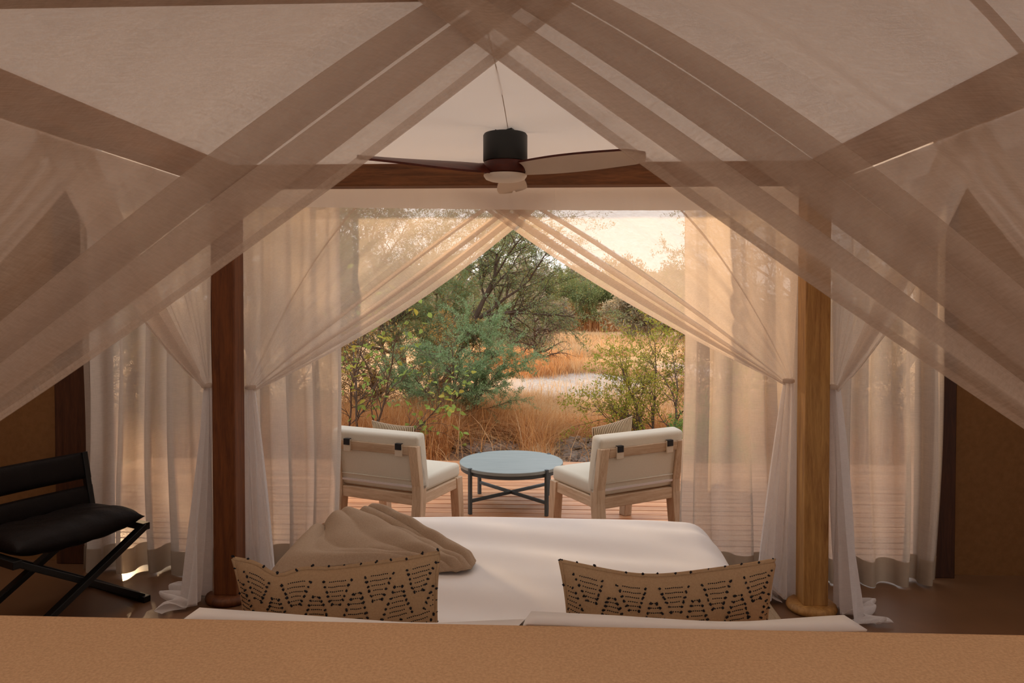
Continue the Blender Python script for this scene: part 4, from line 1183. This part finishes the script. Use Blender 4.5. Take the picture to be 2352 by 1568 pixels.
# ------------------------------------------------------------------ dry grass
def blades(rng, cx, cy, rx, ry, count, hmin, hmax, wid, lean=0.5, mask=None):
    x = cx + rng.normal(0, rx, count); y = cy + rng.normal(0, ry, count)
    if mask is not None:
        k = mask(x, y); x, y = x[k], y[k]
    n_ = len(x)
    z = np.array([gz(a, b) for a, b in zip(x, y)]) - 0.02
    h = rng.uniform(hmin, hmax, n_)
    az = rng.uniform(0, 2 * PI, n_); ln = np.abs(rng.normal(0, lean, n_)) + 0.1
    dx, dy = np.cos(az) * ln, np.sin(az) * ln
    px, py = -np.sin(az), np.cos(az)
    V = np.zeros((n_, 8, 3))
    for i, (t, wd) in enumerate(((0, 1.0), (0.4, 0.9), (0.75, 0.6), (1.0, 0.12))):
        ox = dx * h * t ** 1.8; oy = dy * h * t ** 1.8; oz = h * (t - 0.28 * ln * t ** 2.4)
        for s, sg in ((0, -1), (1, 1)):
            V[:, i * 2 + s, 0] = x + ox + sg * px * wid * wd
            V[:, i * 2 + s, 1] = y + oy + sg * py * wid * wd
            V[:, i * 2 + s, 2] = z + oz
    b = np.arange(n_)[:, None, None] * 8
    q = np.array([[0, 1, 3, 2], [2, 3, 5, 4], [4, 5, 7, 6]])[None]
    return V.reshape(-1, 3), (b + q).reshape(-1, 4)
def grass(name, label, mat, parts):
    Vs, Fs, o_ = [], [], 0
    for v, f in parts:
        Vs.append(v); Fs.append(f + o_); o_ += len(v)
    o = link(name, make_mesh(name, np.concatenate(Vs), np.concatenate(Fs)), M[mat])
    return tag(o, label, 'grass', kind='stuff')
rng = np.random.default_rng(77)
off_deck = lambda x, y: (y > 8.0)
def not_clods(x, y):
    return (y > 8.0) & ~((np.abs(x + 0.55) < 0.42) & (y < 9.5)) & ~((np.abs(x - 0.66) < 0.38) & (y < 10.1) & (y > 8.2))
grass('dry_grass', 'tall orange brown dry grass matted under the thorn bushes', 'grass_orange', [
    blades(rng, -1.5, 9.35, 0.8, 0.42, 20000, 0.25, 0.72, 0.0026, 1.1, not_clods),
    blades(rng, -0.55, 9.9, 0.35, 0.45, 9000, 0.2, 0.62, 0.0026, 1.1, not_clods),
    blades(rng, -3.6, 9.6, 1.3, 0.8, 9000, 0.25, 0.7, 0.004, 0.8, off_deck),
    blades(rng, 1.9, 9.9, 0.6, 0.5, 9000, 0.15, 0.5, 0.0026, 1.1, not_clods),
    blades(rng, 0.7, 10.6, 0.6, 0.45, 7000, 0.06, 0.25, 0.0026, 1.3, not_clods),
    blades(rng, 4.6, 9.6, 1.5, 0.9, 8000, 0.2, 0.6, 0.004, 0.8, off_deck),
    blades(rng, 2.1, 40.6, 0.8, 0.3, 4000, 0.4, 1.9, 0.008, 0.2),
    blades(rng, 4.2, 41, 0.8, 0.5, 2500, 0.3, 1.2, 0.01, 0.3),
    blades(rng, 0.1, 18.5, 0.5, 0.5, 3000, 0.15, 0.45, 0.004, 0.7),
    blades(rng, -0.6, 21.0, 0.8, 0.8, 4000, 0.2, 0.6, 0.005, 0.6),
])
grass('straw_grass', 'short pale straw lying along the open path', 'grass_pale', [
    blades(rng, 0.3, 12.0, 0.6, 0.6, 7000, 0.05, 0.2, 0.003, 1.3),
    blades(rng, 0.08, 8.75, 0.12, 0.4, 700, 0.08, 0.22, 0.0026, 1.3, off_deck),
    blades(rng, 1.7, 18.4, 0.9, 0.35, 5000, 0.1, 0.35, 0.004, 1.1),
    blades(rng, 0.9, 20.2, 0.8, 0.5, 5000, 0.1, 0.3, 0.004, 1.1),
    blades(rng, 1.6, 24.5, 0.8, 0.5, 4000, 0.1, 0.4, 0.005, 0.9),
    blades(rng, 2.2, 31, 1.3, 0.8, 5000, 0.1, 0.45, 0.007, 0.9),
    blades(rng, 0.5, 30, 2.5, 3.0, 7000, 0.15, 0.5, 0.008, 0.8),
    blades(rng, 3.5, 14, 2.2, 1.6, 6000, 0.1, 0.35, 0.004, 1.1),
    blades(rng, -0.4, 13.8, 0.5, 0.4, 2500, 0.1, 0.3, 0.003, 1.1),
])
# clods of dry earth near the deck edge
rc = random.Random(12)
clod_meshes = []
for k in range(5):
    bm = bmesh.new(); bmesh.ops.create_icosphere(bm, subdivisions=2, radius=1)
    for v in bm.verts:
        q = v.co
        v.co = q * (1 + 0.22 * math.sin(q.x * 5 + k) * math.cos(q.y * 4 + 2 * k) + 0.15 * math.sin(q.z * 9 + q.x * 7 + k))
    me = bpy.data.meshes.new('clod'); bm.to_mesh(me); bm.free(); me.materials.append(M['clod'])
    clod_meshes.append(me)
for (cx, cy, rx, ry, cnt, lab, gp) in ((-0.55, 9.15, 0.40, 0.40, 95, 'grey clod of dry earth on the ground behind the round table', 'earth clods behind the table'),
                                       (0.66, 9.35, 0.36, 0.75, 130, 'grey clod of dry earth on the ground left of the right lounge chair', 'earth clods beside the right chair')):
    for k in range(cnt):
        a, rr_ = rc.uniform(0, 6.28), math.sqrt(rc.random())
        x, y = cx + rx * rr_ * math.cos(a), cy + ry * rr_ * math.sin(a)
        if y < 8.0: y = 8.0 + rc.random() * 0.3
        s_ = rc.uniform(0.025, 0.062)
        o = bpy.data.objects.new('earth_clod', rc.choice(clod_meshes)); COL.objects.link(o)
        o.location = (x, y, gz(x, y) + s_ * 0.35); o.scale = (s_ * rc.uniform(0.9, 1.5), s_ * rc.uniform(0.9, 1.3), s_ * rc.uniform(0.6, 0.9)); o.rotation_euler = (rc.uniform(-.4, .4), rc.uniform(-.4, .4), rc.uniform(0, 6.28))
        tag(o, lab, 'clod', gp)
# thin mast on the horizon
ms = empty('radio_mast', (7.0, 170, -0.2), label='thin grey mast rising over the bushes on the horizon', cat='mast')
MB().tube([(0, 0, 0), (0, 0, 9.5)], [0.16, 0.08], 6).build('pole', M['mast'], ms)
for z in (7.2, 8.6): MB().box(-0.35, 0.35, -0.05, 0.05, z, z + 0.12).build('crossarm', M['mast'], ms)
